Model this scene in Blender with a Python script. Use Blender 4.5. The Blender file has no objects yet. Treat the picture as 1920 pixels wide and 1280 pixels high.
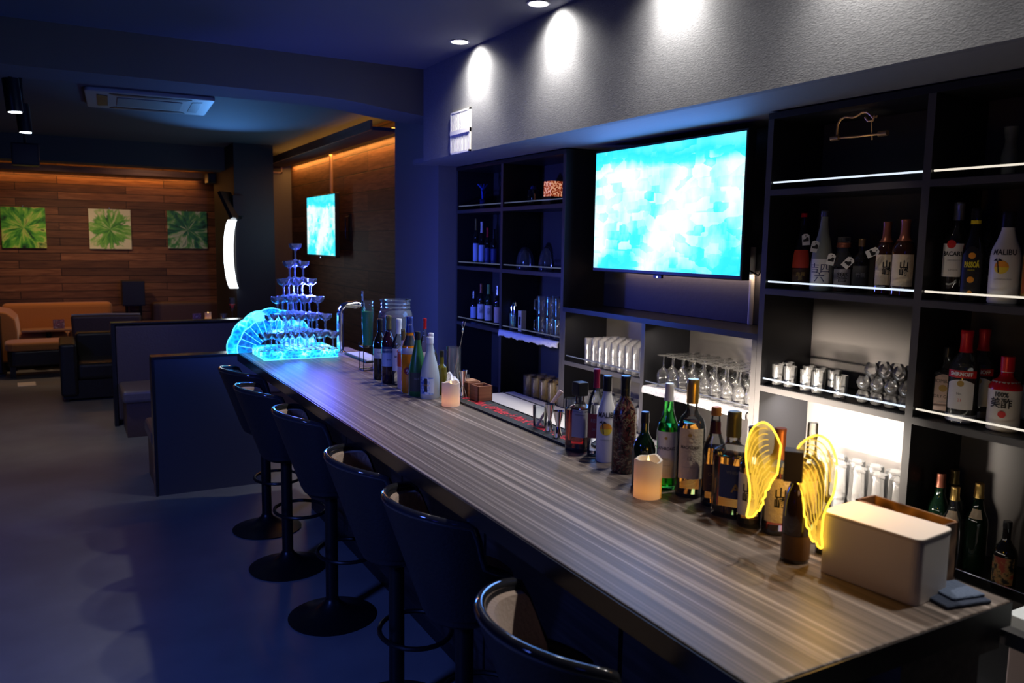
import bpy, bmesh, math, random
from mathutils import Vector, Matrix
random.seed(7)
PI = math.pi
sc = bpy.context.scene
COL = sc.collection
# ------------------------------------------------------------------ camera
CX, CY, F = 960.0, 640.0, 1517.64
CAM = Vector((0, 0, 1.70))
ROT = Matrix(((0.8745596891, 0.0451208145, -0.4828141074),
              (-0.4846788216, 0.1125963772, -0.8674148349),
              (0.0152246555, 0.9926158209, 0.1203413558)))
cd = bpy.data.cameras.new('camera'); cam = bpy.data.objects.new('camera', cd); COL.objects.link(cam)
cd.sensor_width = 36; cd.lens = F / 1920 * 36; cd.clip_start = .05
cd.dof.use_dof = True; cd.dof.focus_distance = 3.3; cd.dof.aperture_fstop = 4.0
cam.matrix_world = Matrix.Translation(CAM) @ ROT.to_4x4()
sc.camera = cam
def un(px, py, ax, v):
    d = ROT @ Vector((px - CX, CY - py, -F)); t = (v - CAM[ax]) / d[ax]; return CAM + d * t
def proj(p):
    c = ROT.transposed() @ (Vector(p) - CAM); return CX + F * c.x / -c.z, CY - F * c.y / -c.z, -c.z
def zat(x, y, py):                      # height above (x, y) that shows at picture row py
    lo, hi = -1.0, 4.0
    for _ in range(40):
        m = (lo + hi) / 2
        if proj((x, y, m))[1] > py: lo = m
        else: hi = m
    return lo
def rad(x, y, z, wpx): return wpx * proj((x, y, z))[2] / F / 2      # radius of something wpx pixels wide
# ------------------------------------------------------------------ world and exposure
w = bpy.data.worlds.new('world'); sc.world = w; w.use_nodes = True
bg = w.node_tree.nodes['Background']; bg.inputs[0].default_value = (.12, .16, .5, 1); bg.inputs[1].default_value = .004
vs = sc.view_settings; vs.view_transform = 'Standard'; vs.look = 'None'; vs.exposure = 0; vs.gamma = 1; vs.use_curve_mapping = False
sc.cycles.transparent_max_bounces = 40; sc.cycles.max_bounces = 14; sc.cycles.transmission_bounces = 12
sc.cycles.caustics_reflective = False; sc.cycles.caustics_refractive = False; sc.cycles.sample_clamp_indirect = 3
def light(name, kind, loc, energy, color, size=.1, target=None, sizey=None, cone=90, blend=.6):
    l = bpy.data.lights.new(name, kind); l.energy = energy; l.color = color
    o = bpy.data.objects.new(name, l); COL.objects.link(o); o.location = loc
    if kind == 'AREA':
        l.size = size
        if sizey: l.shape = 'RECTANGLE'; l.size_y = sizey
    elif kind == 'SPOT': l.spot_size = math.radians(cone); l.spot_blend = blend; l.shadow_soft_size = size
    else: l.shadow_soft_size = size
    if target is not None:
        o.rotation_euler = (Vector(target) - Vector(loc)).to_track_quat('-Z', 'Y').to_euler()
    return o
BLUE = (.05, .16, 1.0); WARM = (1.0, .42, .09); WHITE = (1, .96, .9); AMB = (1, .8, .6)
DL = [(2.03, y) for y in (5.18 - .87, 3.44, 2.57, 1.70, .83)]
for x, y in DL:
    light('downlight_lamp', 'SPOT', (x + .04, y, 2.80), 34, (1, .965, .91), .03, (x + .9, y, .8), cone=144, blend=.9)
    light('downlight_core', 'SPOT', (x + .04, y, 2.80), 46, (1, .955, .895), .03, (x - .08, y, 0), cone=96, blend=.9)
light('blue_floor_wash', 'SPOT', (-2.3, 1.2, 2.7), 360, (.10, .19, 1), .25, (-.6, 3.4, 0), cone=96, blend=.9)
light('blue_ceiling_fill', 'SPOT', (-1.2, .6, 1.4), 9, (.06, .05, 1), .2, (.6, 2.6, 2.83), cone=100, blend=1)  # added lamp out of view, tints the front ceiling blue
light('blue_back_wash', 'SPOT', (-.9, -1.6, 2.6), 3, (.05, .1, 1), .3, (1.8, 4.2, 1.4), cone=90, blend=.9)
light('ceiling_spot_lamp', 'SPOT', (-.21, 6.0, 2.45), 10, (.9, .95, 1), .04, (-.1, 6.6, 0), cone=75, blend=.8)
light('ceiling_spot_lamp', 'SPOT', (-.18, 7.0, 2.43), 26, (1, .96, .9), .04, (-.2, 8.6, 0), cone=88, blend=.7)
light('lounge_lamp', 'SPOT', (-.1, 11.4, 2.78), 60, (1, .62, .36), .1, (.0, 12.3, .9), cone=112, blend=.8)
light('lounge_lamp', 'SPOT', (1.1, 11.4, 2.78), 20, (1, .6, .4), .1, (1.1, 12.8, 1.3), cone=110, blend=.9)
light('ceiling_blue_uplight', 'SPOT', (1.62, 9.5, 2.0), 85, (.10, .38, 1), .05, (1.45, 8.2, 2.83), cone=75, blend=1)
# ------------------------------------------------------------------ materials
MATS = {}
def nt(m):
    m.use_nodes = True; return m.node_tree
def PB(name, col, rough=.5, metal=0, emit=None, es=0, trans=0, ior=1.45, coat=0, sheen=0, bump=None, spec=.5, alpha=1):
    if name in MATS: return MATS[name]
    m = bpy.data.materials.new(name); t = nt(m); b = t.nodes['Principled BSDF']
    b.inputs['Base Color'].default_value = (*col, 1); b.inputs['Roughness'].default_value = rough
    b.inputs['Metallic'].default_value = metal; b.inputs['Transmission Weight'].default_value = trans
    b.inputs['IOR'].default_value = ior; b.inputs['Coat Weight'].default_value = coat
    b.inputs['Specular IOR Level'].default_value = spec; b.inputs['Sheen Weight'].default_value = sheen
    if emit: b.inputs['Emission Color'].default_value = (*emit, 1); b.inputs['Emission Strength'].default_value = es
    tc = t.nodes.new('ShaderNodeTexCoord'); n = t.nodes.new('ShaderNodeTexNoise')
    t.links.new(tc.outputs['Object'], n.inputs['Vector'])
    bp = t.nodes.new('ShaderNodeBump'); t.links.new(n.outputs[0], bp.inputs['Height'])
    s, k = bump if bump else (30, .01)
    n.inputs['Scale'].default_value = s; bp.inputs['Strength'].default_value = k; bp.inputs['Distance'].default_value = .01
    if trans == 0 or bump: t.links.new(bp.outputs[0], b.inputs['Normal'])
    MATS[name] = m; return m
def ramp(t, fac, stops):
    r = t.nodes.new('ShaderNodeValToRGB'); t.links.new(fac, r.inputs[0]); e = r.color_ramp.elements
    while len(e) < len(stops): e.new(.5)
    for i, (p, c) in enumerate(stops): e[i].position = p; e[i].color = (*c, 1)
    return r.outputs[0]
def noisecol(name, scl, sc3, stops, rough=.5, detail=5, bump=0, space='Object', metal=0, emit=0, coat=0, kind='ShaderNodeTexNoise', dist=0):
    if name in MATS: return MATS[name]
    m = bpy.data.materials.new(name); t = nt(m); b = t.nodes['Principled BSDF']
    tc = t.nodes.new('ShaderNodeTexCoord'); mp = t.nodes.new('ShaderNodeMapping'); mp.inputs['Scale'].default_value = sc3
    t.links.new(tc.outputs[space], mp.inputs[0]); n = t.nodes.new(kind); n.inputs['Scale'].default_value = scl
    if kind == 'ShaderNodeTexNoise': n.inputs['Detail'].default_value = detail; n.inputs['Distortion'].default_value = dist
    t.links.new(mp.outputs[0], n.inputs['Vector']); c = ramp(t, n.outputs[0], stops)
    t.links.new(c, b.inputs['Base Color']); b.inputs['Roughness'].default_value = rough; b.inputs['Metallic'].default_value = metal
    b.inputs['Coat Weight'].default_value = coat
    if emit: t.links.new(c, b.inputs['Emission Color']); b.inputs['Emission Strength'].default_value = emit
    if bump:
        bp = t.nodes.new('ShaderNodeBump'); bp.inputs['Strength'].default_value = bump; bp.inputs['Distance'].default_value = .004
        t.links.new(n.outputs[0], bp.inputs['Height']); t.links.new(bp.outputs[0], b.inputs['Normal'])
    MATS[name] = m; return m
def thin(name, tint=(.95, .97, .97), edge=(.55, .6, .62), rough=.03, haze=.05, hazecol=(.9, .95, 1), refl=1.0):
    """thin-walled glass: see-through with fresnel reflections and a little haze"""
    if name in MATS: return MATS[name]
    m = bpy.data.materials.new(name); t = nt(m); t.nodes.clear(); N = t.nodes.new
    out = N('ShaderNodeOutputMaterial'); tr = N('ShaderNodeBsdfTransparent'); gl = N('ShaderNodeBsdfGlossy'); df = N('ShaderNodeBsdfDiffuse')
    lw = N('ShaderNodeLayerWeight'); lw.inputs[0].default_value = .35
    t.links.new(ramp(t, lw.outputs['Facing'], [(0, tint), (.75, tint), (1, edge)]), tr.inputs[0])
    gl.inputs['Roughness'].default_value = rough; gl.inputs[0].default_value = (refl, refl, refl, 1); df.inputs[0].default_value = (*hazecol, 1)
    fr = N('ShaderNodeFresnel'); fr.inputs[0].default_value = 1.5
    tc = N('ShaderNodeTexCoord'); ns = N('ShaderNodeTexNoise'); ns.inputs['Scale'].default_value = 40
    t.links.new(tc.outputs['Object'], ns.inputs['Vector']); bp = N('ShaderNodeBump'); bp.inputs['Strength'].default_value = .08; bp.inputs['Distance'].default_value = .003
    t.links.new(ns.outputs[0], bp.inputs['Height'])
    for q in (gl, fr): t.links.new(bp.outputs[0], q.inputs['Normal'])
    m1 = N('ShaderNodeMixShader'); m2 = N('ShaderNodeMixShader'); m1.inputs[0].default_value = haze
    t.links.new(tr.outputs[0], m1.inputs[1]); t.links.new(df.outputs[0], m1.inputs[2])
    t.links.new(fr.outputs[0], m2.inputs[0]); t.links.new(m1.outputs[0], m2.inputs[1]); t.links.new(gl.outputs[0], m2.inputs[2])
    t.links.new(m2.outputs[0], out.inputs[0]); MATS[name] = m; return m
def planks(name, uaxis, stops, ph=.11, pl=1.3):
    """horizontal wood planks on a vertical wall; uaxis = the horizontal axis the boards run along"""
    m = bpy.data.materials.new(name); t = nt(m); b = t.nodes['Principled BSDF']; N = t.nodes.new
    tc = N('ShaderNodeTexCoord'); sp = N('ShaderNodeSeparateXYZ'); cb = N('ShaderNodeCombineXYZ'); t.links.new(tc.outputs['Object'], sp.inputs[0])
    t.links.new(sp.outputs[uaxis], cb.inputs[0]); t.links.new(sp.outputs[2], cb.inputs[1])
    br = N('ShaderNodeTexBrick'); t.links.new(cb.outputs[0], br.inputs['Vector']); br.inputs['Scale'].default_value = 1
    br.inputs['Brick Width'].default_value = pl; br.inputs['Row Height'].default_value = ph; br.inputs['Mortar Size'].default_value = .004
    br.inputs['Color1'].default_value = (.35, .35, .35, 1); br.inputs['Color2'].default_value = (1, 1, 1, 1); br.inputs['Mortar'].default_value = (.03, .03, .03, 1)
    br.offset = .37; br.squash = 1
    mp = N('ShaderNodeMapping'); mp.inputs['Scale'].default_value = (1.2, 14, 1); t.links.new(cb.outputs[0], mp.inputs[0])
    # shift the grain per board
    ad = N('ShaderNodeMixRGB'); ad.blend_type = 'ADD'; ad.inputs[0].default_value = 1; t.links.new(mp.outputs[0], ad.inputs[1]); t.links.new(br.outputs[0], ad.inputs[2])
    ns = N('ShaderNodeTexNoise'); ns.inputs['Scale'].default_value = 2.2; ns.inputs['Detail'].default_value = 8; ns.inputs['Distortion'].default_value = 1.2
    t.links.new(ad.outputs[0], ns.inputs['Vector']); c = ramp(t, ns.outputs[0], stops)
    mx = N('ShaderNodeMixRGB'); mx.blend_type = 'MULTIPLY'; mx.inputs[0].default_value = 1; t.links.new(c, mx.inputs[1]); t.links.new(br.outputs[0], mx.inputs[2])
    t.links.new(mx.outputs[0], b.inputs['Base Color']); b.inputs['Roughness'].default_value = .6
    bp = N('ShaderNodeBump'); bp.inputs['Distance'].default_value = .02; bp.inputs['Strength'].default_value = .9
    t.links.new(br.outputs['Fac'], bp.inputs['Height']); bp.invert = True; t.links.new(bp.outputs[0], b.inputs['Normal'])
    MATS[name] = m; return m
M_fascia = noisecol('textured_grey_wall_paper', 110, (1, 1, 2.2), [(.35, (.115, .115, .12)), (.65, (.15, .15, .155))], .85, 6, .25)
M_ceil = PB('dark_painted_ceiling', (.075, .078, .10), .8, bump=(20, .05))
M_dark = PB('dark_painted_wall', (.05, .052, .06), .7, bump=(25, .05))
M_beam = PB('charcoal_beam_paint', (.07, .07, .075), .8, bump=(25, .05))
M_pillar = PB('grey_pillar_paint', (.14, .14, .145), .7, bump=(50, .1))
M_floor = noisecol('grey_concrete_floor', 3, (1, 1, 1), [(.3, (.17, .175, .185)), (.7, (.23, .235, .24))], .42, 8, .08)
M_wood = planks('brown_wood_planks', 0, [(.25, (.13, .05, .022)), (.5, (.27, .115, .05)), (.75, (.40, .19, .09))], .105, 1.35)
M_woodY = planks('dark_wood_planks', 1, [(.25, (.10, .04, .015)), (.5, (.20, .085, .035)), (.8, (.32, .15, .07))], .2, 2.2)
M_lip = noisecol('wood_lip', 4, (1, 1, 12), [(.3, (.2, .09, .04)), (.7, (.34, .17, .08))], .5)
M_cab = PB('black_laminate', (.012, .012, .014), .36, bump=(6, .02))
M_cabface = PB('satin_dark_grey_edging', (.065, .06, .057), .35, bump=(60, .02))
M_back = PB('dark_glossy_back_panel', (.075, .066, .06), .4, bump=(5, .02))
M_backdark = PB('dark_back_panel', (.03, .03, .034), .3, bump=(5, .02))
M_chrome = PB('polished_chrome', (.85, .86, .88), .08, 1)
M_steel = PB('brushed_steel', (.62, .62, .63), .25, 1)
M_black = PB('matt_black_plastic', (.012, .012, .013), .4)
M_blackm = PB('black_powder_coated_metal', (.02, .02, .022), .35, .6)
M_white = PB('white_plastic', (.75, .73, .7), .4)
M_cloth = PB('white_cotton_cloth', (.8, .78, .74), .9, bump=(60, .6))
M_zebra = None
def zebra():
    m = bpy.data.materials.new('zebra_grain_counter_laminate'); t = nt(m); b = t.nodes['Principled BSDF']; N = t.nodes.new
    tc = N('ShaderNodeTexCoord'); mp = N('ShaderNodeMapping'); mp.inputs['Scale'].default_value = (70, .35, 70); t.links.new(tc.outputs['Object'], mp.inputs[0])
    n = N('ShaderNodeTexNoise'); n.inputs['Scale'].default_value = 1; n.inputs['Detail'].default_value = 3; t.links.new(mp.outputs[0], n.inputs['Vector'])
    mp2 = N('ShaderNodeMapping'); mp2.inputs['Scale'].default_value = (300, 2.0, 300); t.links.new(tc.outputs['Object'], mp2.inputs[0])
    n2 = N('ShaderNodeTexNoise'); n2.inputs['Scale'].default_value = 1; t.links.new(mp2.outputs[0], n2.inputs['Vector'])
    mx = N('ShaderNodeMath'); mx.operation = 'MULTIPLY_ADD'; t.links.new(n2.outputs[0], mx.inputs[0]); mx.inputs[1].default_value = .35; t.links.new(n.outputs[0], mx.inputs[2])
    c = ramp(t, mx.outputs[0], [(.46, (.055, .040, .032)), (.60, (.115, .086, .070)), (.74, (.165, .128, .106)), (.86, (.42, .34, .29))])
    t.links.new(c, b.inputs['Base Color']); b.inputs['Roughness'].default_value = .43
    bp = N('ShaderNodeBump'); bp.inputs['Strength'].default_value = .12; bp.inputs['Distance'].default_value = .002
    t.links.new(mx.outputs[0], bp.inputs['Height']); t.links.new(bp.outputs[0], b.inputs['Normal']); return m
M_zebra = zebra()
M_barfront = noisecol('dark_wood_bar_front', 1, (50, 1, 50), [(.4, (.015, .012, .012)), (.7, (.05, .04, .038))], .35)
G_clear = thin('clear_glass')
G_cup = thin('clear_plastic_coupe', (.93, .95, 1), (.35, .45, .8), .06, .16, (.75, .85, 1))
G_shelf = thin('clear_shelf_glass', (.95, .95, .95), (.40, .41, .42), .10, .045, (1, .97, .92), 1)
G_high = thin('lit_highball_glass', (.95, .95, .95), (.5, .5, .5), .12, .13, (1, .97, .92), 1)  # shelf glass with extra haze, imitates strong light on the highballs
G_frost = PB('frosted_glass', (.62, .68, .72), .5, trans=.35)
def emitm(name, col, s): return PB(name, (.05, .05, .05), .5, emit=col, es=s)
E_white = emitm('lit_lamp_lens', (1, .97, .92), 30)
# ------------------------------------------------------------------ mesh helpers
class MB:
    def __init__(s): s.v = []; s.f = []; s.sm = []
    def add(s, vs, fs, smooth=False):
        o = len(s.v); s.v += [tuple(v) for v in vs]; s.f += [tuple(i + o for i in f) for f in fs]; s.sm += [smooth] * len(fs); return s
    def box(s, x0, x1, y0, y1, z0, z1):
        return s.add([(x0, y0, z0), (x1, y0, z0), (x1, y1, z0), (x0, y1, z0), (x0, y0, z1), (x1, y0, z1), (x1, y1, z1), (x0, y1, z1)],
                     [(0, 3, 2, 1), (4, 5, 6, 7), (0, 1, 5, 4), (1, 2, 6, 5), (2, 3, 7, 6), (3, 0, 4, 7)])
    def lathe(s, prof, n=24, c=(0, 0, 0), sq=2.0, rot=0, flat=1):
        vs = []; fs = []
        for r, z in prof:
            for k in range(n):
                a = 2 * PI * k / n
                q = se(a, sq); x = r * q * math.cos(a); y = r * q * math.sin(a) * flat
                x, y = x * math.cos(rot) - y * math.sin(rot), x * math.sin(rot) + y * math.cos(rot)
                vs.append((c[0] + x, c[1] + y, c[2] + z))
        m = len(prof)
        for i in range(m - 1):
            for k in range(n):
                k2 = (k + 1) % n; fs.append((i * n + k, i * n + k2, (i + 1) * n + k2, (i + 1) * n + k))
        if prof[0][0] > 1e-5: fs.append(tuple(range(n - 1, -1, -1)))
        if prof[-1][0] > 1e-5: fs.append(tuple((m - 1) * n + k for k in range(n)))
        return s.add(vs, fs, True)
    def open_lathe(s, prof, n=24, c=(0, 0, 0), sq=2.0, rot=0):
        k = len(s.f); s.lathe(prof, n, c, sq, rot)
        drop = (1 if prof[0][0] > 1e-5 else 0) + (1 if prof[-1][0] > 1e-5 else 0)
        if drop: s.f = s.f[:-drop]; s.sm = s.sm[:-drop]
        return s
    def cyl(s, p, q, r, n=12, r2=None):
        p = Vector(p); q = Vector(q); d = (q - p).normalized(); a = d.orthogonal().normalized(); b = d.cross(a); r2 = r if r2 is None else r2
        vs = [p + (a * math.cos(t) + b * math.sin(t)) * r for t in [2 * PI * k / n for k in range(n)]]
        vs += [q + (a * math.cos(t) + b * math.sin(t)) * r2 for t in [2 * PI * k / n for k in range(n)]]
        fs = [(k, (k + 1) % n, n + (k + 1) % n, n + k) for k in range(n)] + [tuple(range(n - 1, -1, -1)), tuple(range(n, 2 * n))]
        return s.add(vs, fs, True)
    def tube(s, pts, r, n=8, closed=False):
        pts = [Vector(p) for p in pts]; m = len(pts); vs = []; up = Vector((0, 0, 1)); prev = None
        for i, p in enumerate(pts):
            a = pts[(i - 1) % m] if (closed or i) else p; b = pts[(i + 1) % m] if (closed or i < m - 1) else p
            d = (b - a).normalized()
            u = prev - d * prev.dot(d) if prev is not None else (up - d * up.dot(d) if abs(d.z) < .9 else Vector((1, 0, 0)) - d * d.x)
            u.normalize(); prev = u; v = d.cross(u); rr = r(i / (m - 1)) if callable(r) else r
            vs += [p + (u * math.cos(2 * PI * k / n) + v * math.sin(2 * PI * k / n)) * rr for k in range(n)]
        fs = []
        for i in range(m if closed else m - 1):
            j = (i + 1) % m
            for k in range(n): fs.append((i * n + k, i * n + (k + 1) % n, j * n + (k + 1) % n, j * n + k))
        if not closed: fs += [tuple(range(n - 1, -1, -1)), tuple((m - 1) * n + k for k in range(n))]
        return s.add(vs, fs, True)
    def prism(s, poly, z0, z1):            # polygon in XY extruded in Z
        n = len(poly); vs = [(x, y, z0) for x, y in poly] + [(x, y, z1) for x, y in poly]
        return s.add(vs, [tuple(range(n - 1, -1, -1)), tuple(range(n, 2 * n))] + [(k, (k + 1) % n, n + (k + 1) % n, n + k) for k in range(n)])
    def rbox(s, x0, x1, y0, y1, z0, z1, r=.02, n=4):
        P = []
        for cx, cy, a0 in ((x1 - r, y1 - r, 0), (x0 + r, y1 - r, 90), (x0 + r, y0 + r, 180), (x1 - r, y0 + r, 270)):
            for k in range(n + 1):
                a = math.radians(a0 + 90 * k / n); P.append((cx + r * math.cos(a), cy + r * math.sin(a)))
        return s.prism(P, z0, z1)
    def build(s, name, mat, parent=None, loc=None, bevel=0, autosmooth=True):
        me = bpy.data.meshes.new(name); me.from_pydata(s.v, [], s.f); me.update()
        me.polygons.foreach_set('use_smooth', s.sm); me.materials.append(mat)
        o = bpy.data.objects.new(name, me); COL.objects.link(o)
        if parent: o.parent = parent
        if loc: o.location = loc
        if any(s.sm) and autosmooth:
            try: me.set_sharp_from_angle(angle=math.radians(40))
            except Exception: pass
        if bevel:
            b = o.modifiers.new('bevel', 'BEVEL'); b.width = bevel; b.segments = 3; b.limit_method = 'ANGLE'
        return o
def se(a, n):
    if n == 2: return 1.0
    return (abs(math.cos(a)) ** n + abs(math.sin(a)) ** n) ** (-1 / n)
def tag(o, label, cat, group=None, kind=None):
    if label: o['label'] = label
    if cat: o['category'] = cat
    if group: o['group'] = group
    if kind: o['kind'] = kind
    return o
def thing(name, label, cat, loc=(0, 0, 0), rotz=0, group=None):
    o = bpy.data.objects.new(name, None); COL.objects.link(o); o.location = loc; o.rotation_euler = (0, 0, rotz); o.empty_display_size = .05
    return tag(o, label, cat, group)
def struct(name, mb, mat, bevel=0):
    o = mb.build(name, mat, bevel=bevel); o['kind'] = 'structure'; return o
def box(*a): return MB().box(*a)
KIDS = {}
def dup(root, loc, rotz=0, label=None, group=None):
    def cp(o, par):
        c = o.copy(); COL.objects.link(c); c.parent = par
        for ch in o.children: cp(ch, c)
        return c
    r = cp(root, None); r.location = loc; r.rotation_euler = (0, 0, rotz)
    if label: r['label'] = label
    if group: r['group'] = group
    return r
def textpts(s, size, condense=1.0, bold=0, shear=0):
    cu = bpy.data.curves.new('lettering', 'FONT'); cu.body = s; cu.size = size; cu.align_x = 'CENTER'; cu.align_y = 'CENTER'; cu.resolution_u = 3
    cu.offset = bold; cu.shear = shear; cu.space_line = .85
    o = bpy.data.objects.new('lettering', cu); COL.objects.link(o); bpy.context.view_layer.update()
    me = bpy.data.meshes.new_from_object(o.evaluated_get(bpy.context.evaluated_depsgraph_get()))
    bm = bmesh.new(); bm.from_mesh(me)
    for _ in range(2):
        es = [e for e in bm.edges if e.calc_length() > size * .16]
        if es: bmesh.ops.subdivide_edges(bm, edges=es, cuts=1); bmesh.ops.triangulate(bm, faces=bm.faces[:])
    bm.to_mesh(me); bm.free()
    vs = [(v.co.x * condense, v.co.y) for v in me.vertices]; fs = [tuple(p.vertices) for p in me.polygons]
    bpy.data.objects.remove(o); bpy.data.curves.remove(cu); bpy.data.meshes.remove(me); return vs, fs
def ink(col): return PB('ink_%02x%02x%02x' % tuple(int(255 * c) for c in col), col, .5)
def flat_text(s, size, mat, parent, org, ux, uy, condense=1.0, bold=0, lift=.0006, shear=0, name='lettering'):
    vs, fs = textpts(s, size, condense, bold, shear); ux = Vector(ux); uy = Vector(uy); n = ux.cross(uy).normalized(); org = Vector(org)
    b = MB(); b.add([org + ux * x + uy * y + n * lift for x, y in vs], fs); return b.build(name, mat, parent)
# ------------------------------------------------------------------ the room
struct('floor', box(-3.6, 3.2, -2.2, 13.1, -.08, 0), M_floor)
struct('ceiling', box(-3.6, 3.2, -2.2, 13.1, 2.83, 2.95), M_ceil)
struct('wall_left', box(-3.72, -3.6, -2.2, 13.1, -.08, 2.95), M_dark)
struct('wall_near', box(-3.72, 3.2, -2.32, -2.2, -.08, 2.95), M_dark)
struct('wall_far', box(-3.72, 3.2, 12.9, 13.05, -.08, 2.95), M_wood)
struct('wall_right', box(2.84, 2.98, -2.2, 5.4, -.08, 2.95), M_dark)
struct('wall_alcove', box(2.75, 2.9, 5.4, 13.0, -.08, 2.95), M_woodY)
# fascia over the back bar: drops from the ceiling, with a soffit back to the shelves
fb = MB(); fb.box(2.15, 2.19, -2.2, 5.12, 2.237, 2.83); struct('wall_fascia', fb, M_fascia)
struct('wall_soffit', box(2.19, 2.84, -2.2, 5.4, 2.237, 2.27), M_pillar)
struct('wall_pillar', box(2.36, 2.84, 5.345, 6.2, 0, 2.83), M_pillar)
# cross beam with a bracket that curves down into the fascia
P = [(-3.6, 2.83), (-3.6, 2.59)] + [(x, z) for x, z in ((1.45, 2.59), (1.6, 2.585), (1.75, 2.572), (1.9, 2.553), (2.15, 2.53))] + [(2.84, 2.53), (2.84, 2.83)]
b = MB(); n = len(P)
b.add([(x, 5.12, z) for x, z in P] + [(x, 5.5, z) for x, z in P], [tuple(range(n)), tuple(range(2 * n - 1, n - 1, -1))] + [(k, n + k, n + (k + 1) % n, (k + 1) % n) for k in range(n)])
struct('wall_beam', b, M_beam)
struct('wall_beam_2', box(-3.6, 2.0, 10.75, 11.1, 2.55, 2.83), M_dark)
struct('wall_column', box(2.3, 2.75, 11.1, 11.6, 0, 2.83), M_pillar)
struct('wall_column_2', box(1.84, 2.3, 10.15, 11.6, 0, 2.83), PB('black_column_paint', (.014, .015, .02), .6, bump=(25, .05)))
# light troughs
struct('trim_1', box(2.42, 2.66, 6.9, 11.1, 2.66, 2.69), M_dark)
struct('trim_2', box(2.40, 2.42, 6.9, 11.1, 2.66, 2.745), M_lip)
struct('trim_3', box(-3.6, 1.84, 12.45, 12.80, 2.55, 2.58), M_dark)
struct('trim_4', box(-3.6, 1.84, 12.43, 12.45, 2.55, 2.63), M_lip)
E_warm = emitm('warm_led_tape', (1, .45, .08), 6)
def strip(name, label, mb, m=None): return tag(mb.build(name, m or E_warm), label, 'LED strip')
strip('led_strip', 'warm orange LED tape in the trough above the small wall screen', box(2.62, 2.65, 6.95, 11.05, 2.691, 2.70))
strip('led_strip', 'warm orange LED tape along the top of the far plank wall', box(-3.5, 1.8, 12.76, 12.79, 2.581, 2.59))
tag(bpy.data.objects['led_strip'], None, None)
light('cove_light', 'AREA', (2.70, 9.0, 2.66), 14, WARM, .05, (2.74, 9.0, 0), 4.0).rotation_euler = (0, math.radians(-6), 0)
light('cove_light', 'AREA', (2.5, 9.0, 2.70), 1.6, WARM, .1, None, 4.0).rotation_euler = (PI, 0, 0)
light('cove_light', 'AREA', (-.8, 12.85, 2.55), 11, WARM, 5.2, None, .05).rotation_euler = (math.radians(-8), 0, 0)
light('cove_light', 'AREA', (-.8, 12.6, 2.60), .8, WARM, 5.2, None, .1).rotation_euler = (PI, 0, 0)
# ceiling fittings
for i, (x, y) in enumerate(DL):
    t = thing('downlight', ['recessed ceiling downlight farthest along the grey fascia', 'recessed ceiling downlight second from the beam, near the top edge',
              'recessed ceiling downlight third from the beam, above the wall screen', 'recessed ceiling downlight over the near shelves', 'recessed ceiling downlight nearest the viewer'][i], 'downlight', (x, y, 2.83), 0, 'ceiling downlights')
    MB().open_lathe([(.052, 0), (.056, -.004), (.048, -.006), (.044, 0)], 24).build('trim_ring', M_white, t)
    MB().lathe([(0, -.002), (.043, -.0021), (.043, -.001), (0, -.001)], 24).build('lens', emitm('lit_downlight_lens', (1, .97, .92), 22), t)
t = thing('air_conditioner', 'square ceiling cassette air conditioner with louvred vents', 'air conditioner', (.70, 7.5, 2.83), math.radians(-3))
MB().rbox(-.47, .47, -.45, .45, -.03, 0, .04).build('cover', PB('aged_ac_plastic', (.28, .28, .26), .5), t, bevel=.008)
MB().rbox(-.24, .24, -.22, .22, -.036, -.03, .02).build('grille', PB('ac_grille', (.16, .16, .15), .6), t)
for k in range(4):
    a = k * PI / 2; c, s = math.cos(a), math.sin(a); q = [(-.26, .31), (.26, .31), (.3, .385), (-.3, .385)]
    MB().prism([(x * c - y * s, x * s + y * c) for x, y in q], -.034, -.03).build('louvre', M_black, t)
for px, py, Y, lb in ((28, 210, 6.0, 'nearer of the two black cylinder ceiling spotlights at the left'), (48, 248, 7.0, 'farther of the two black cylinder ceiling spotlights at the left')):
    p = un(px, py, 1, Y); t = thing('ceiling_spotlight', lb, 'spotlight', (p.x, p.y, 2.83), 0, 'black ceiling spotlights'); h = p.z - 2.83
    MB().cyl((0, 0, h), (-.015, 0, h + .2), .047, 20).build('housing', M_blackm, t)
    MB().cyl((-.015, 0, h + .2), (-.015, 0, 0), .012, 10).build('stem', M_blackm, t)
    MB().cyl((0, 0, h - .003), (0, 0, h - .001), .038, 20).build('lens', emitm('lit_spot_lens', (.8, .9, 1), 14), t)
p = un(48, 290, 1, 8.0); t = thing('hanging_speaker', 'small dark box loudspeaker hung from the ceiling at left', 'loudspeaker', (p.x, p.y, 2.83))
hz = p.z - 2.83; box(-.1, .1, -.08, .08, hz - .09, hz + .09).build('cabinet', M_blackm, t, bevel=.006)
MB().cyl((0, 0, hz + .09), (0, 0, 0), .012).build('bracket', M_blackm, t); box(-.085, .085, -.084, -.08, hz - .075, hz + .075).build('grille', M_black, t)
p = un(412, 335, 1, 11.6); t = thing('projector', 'small black projector hung below the ceiling by the far wall', 'projector', (p.x, p.y, 2.83))
hz = p.z - 2.83; box(-.17, .17, -.13, .13, hz - .07, hz + .06).build('body', M_black, t, bevel=.01)
MB().cyl((0, 0, hz + .06), (0, 0, 0), .02).build('mount', M_black, t); MB().cyl((.06, -.14, hz), (.06, -.13, hz), .025).build('lens', emitm('projector_lens', (1, .8, .5), .6), t)
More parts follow.
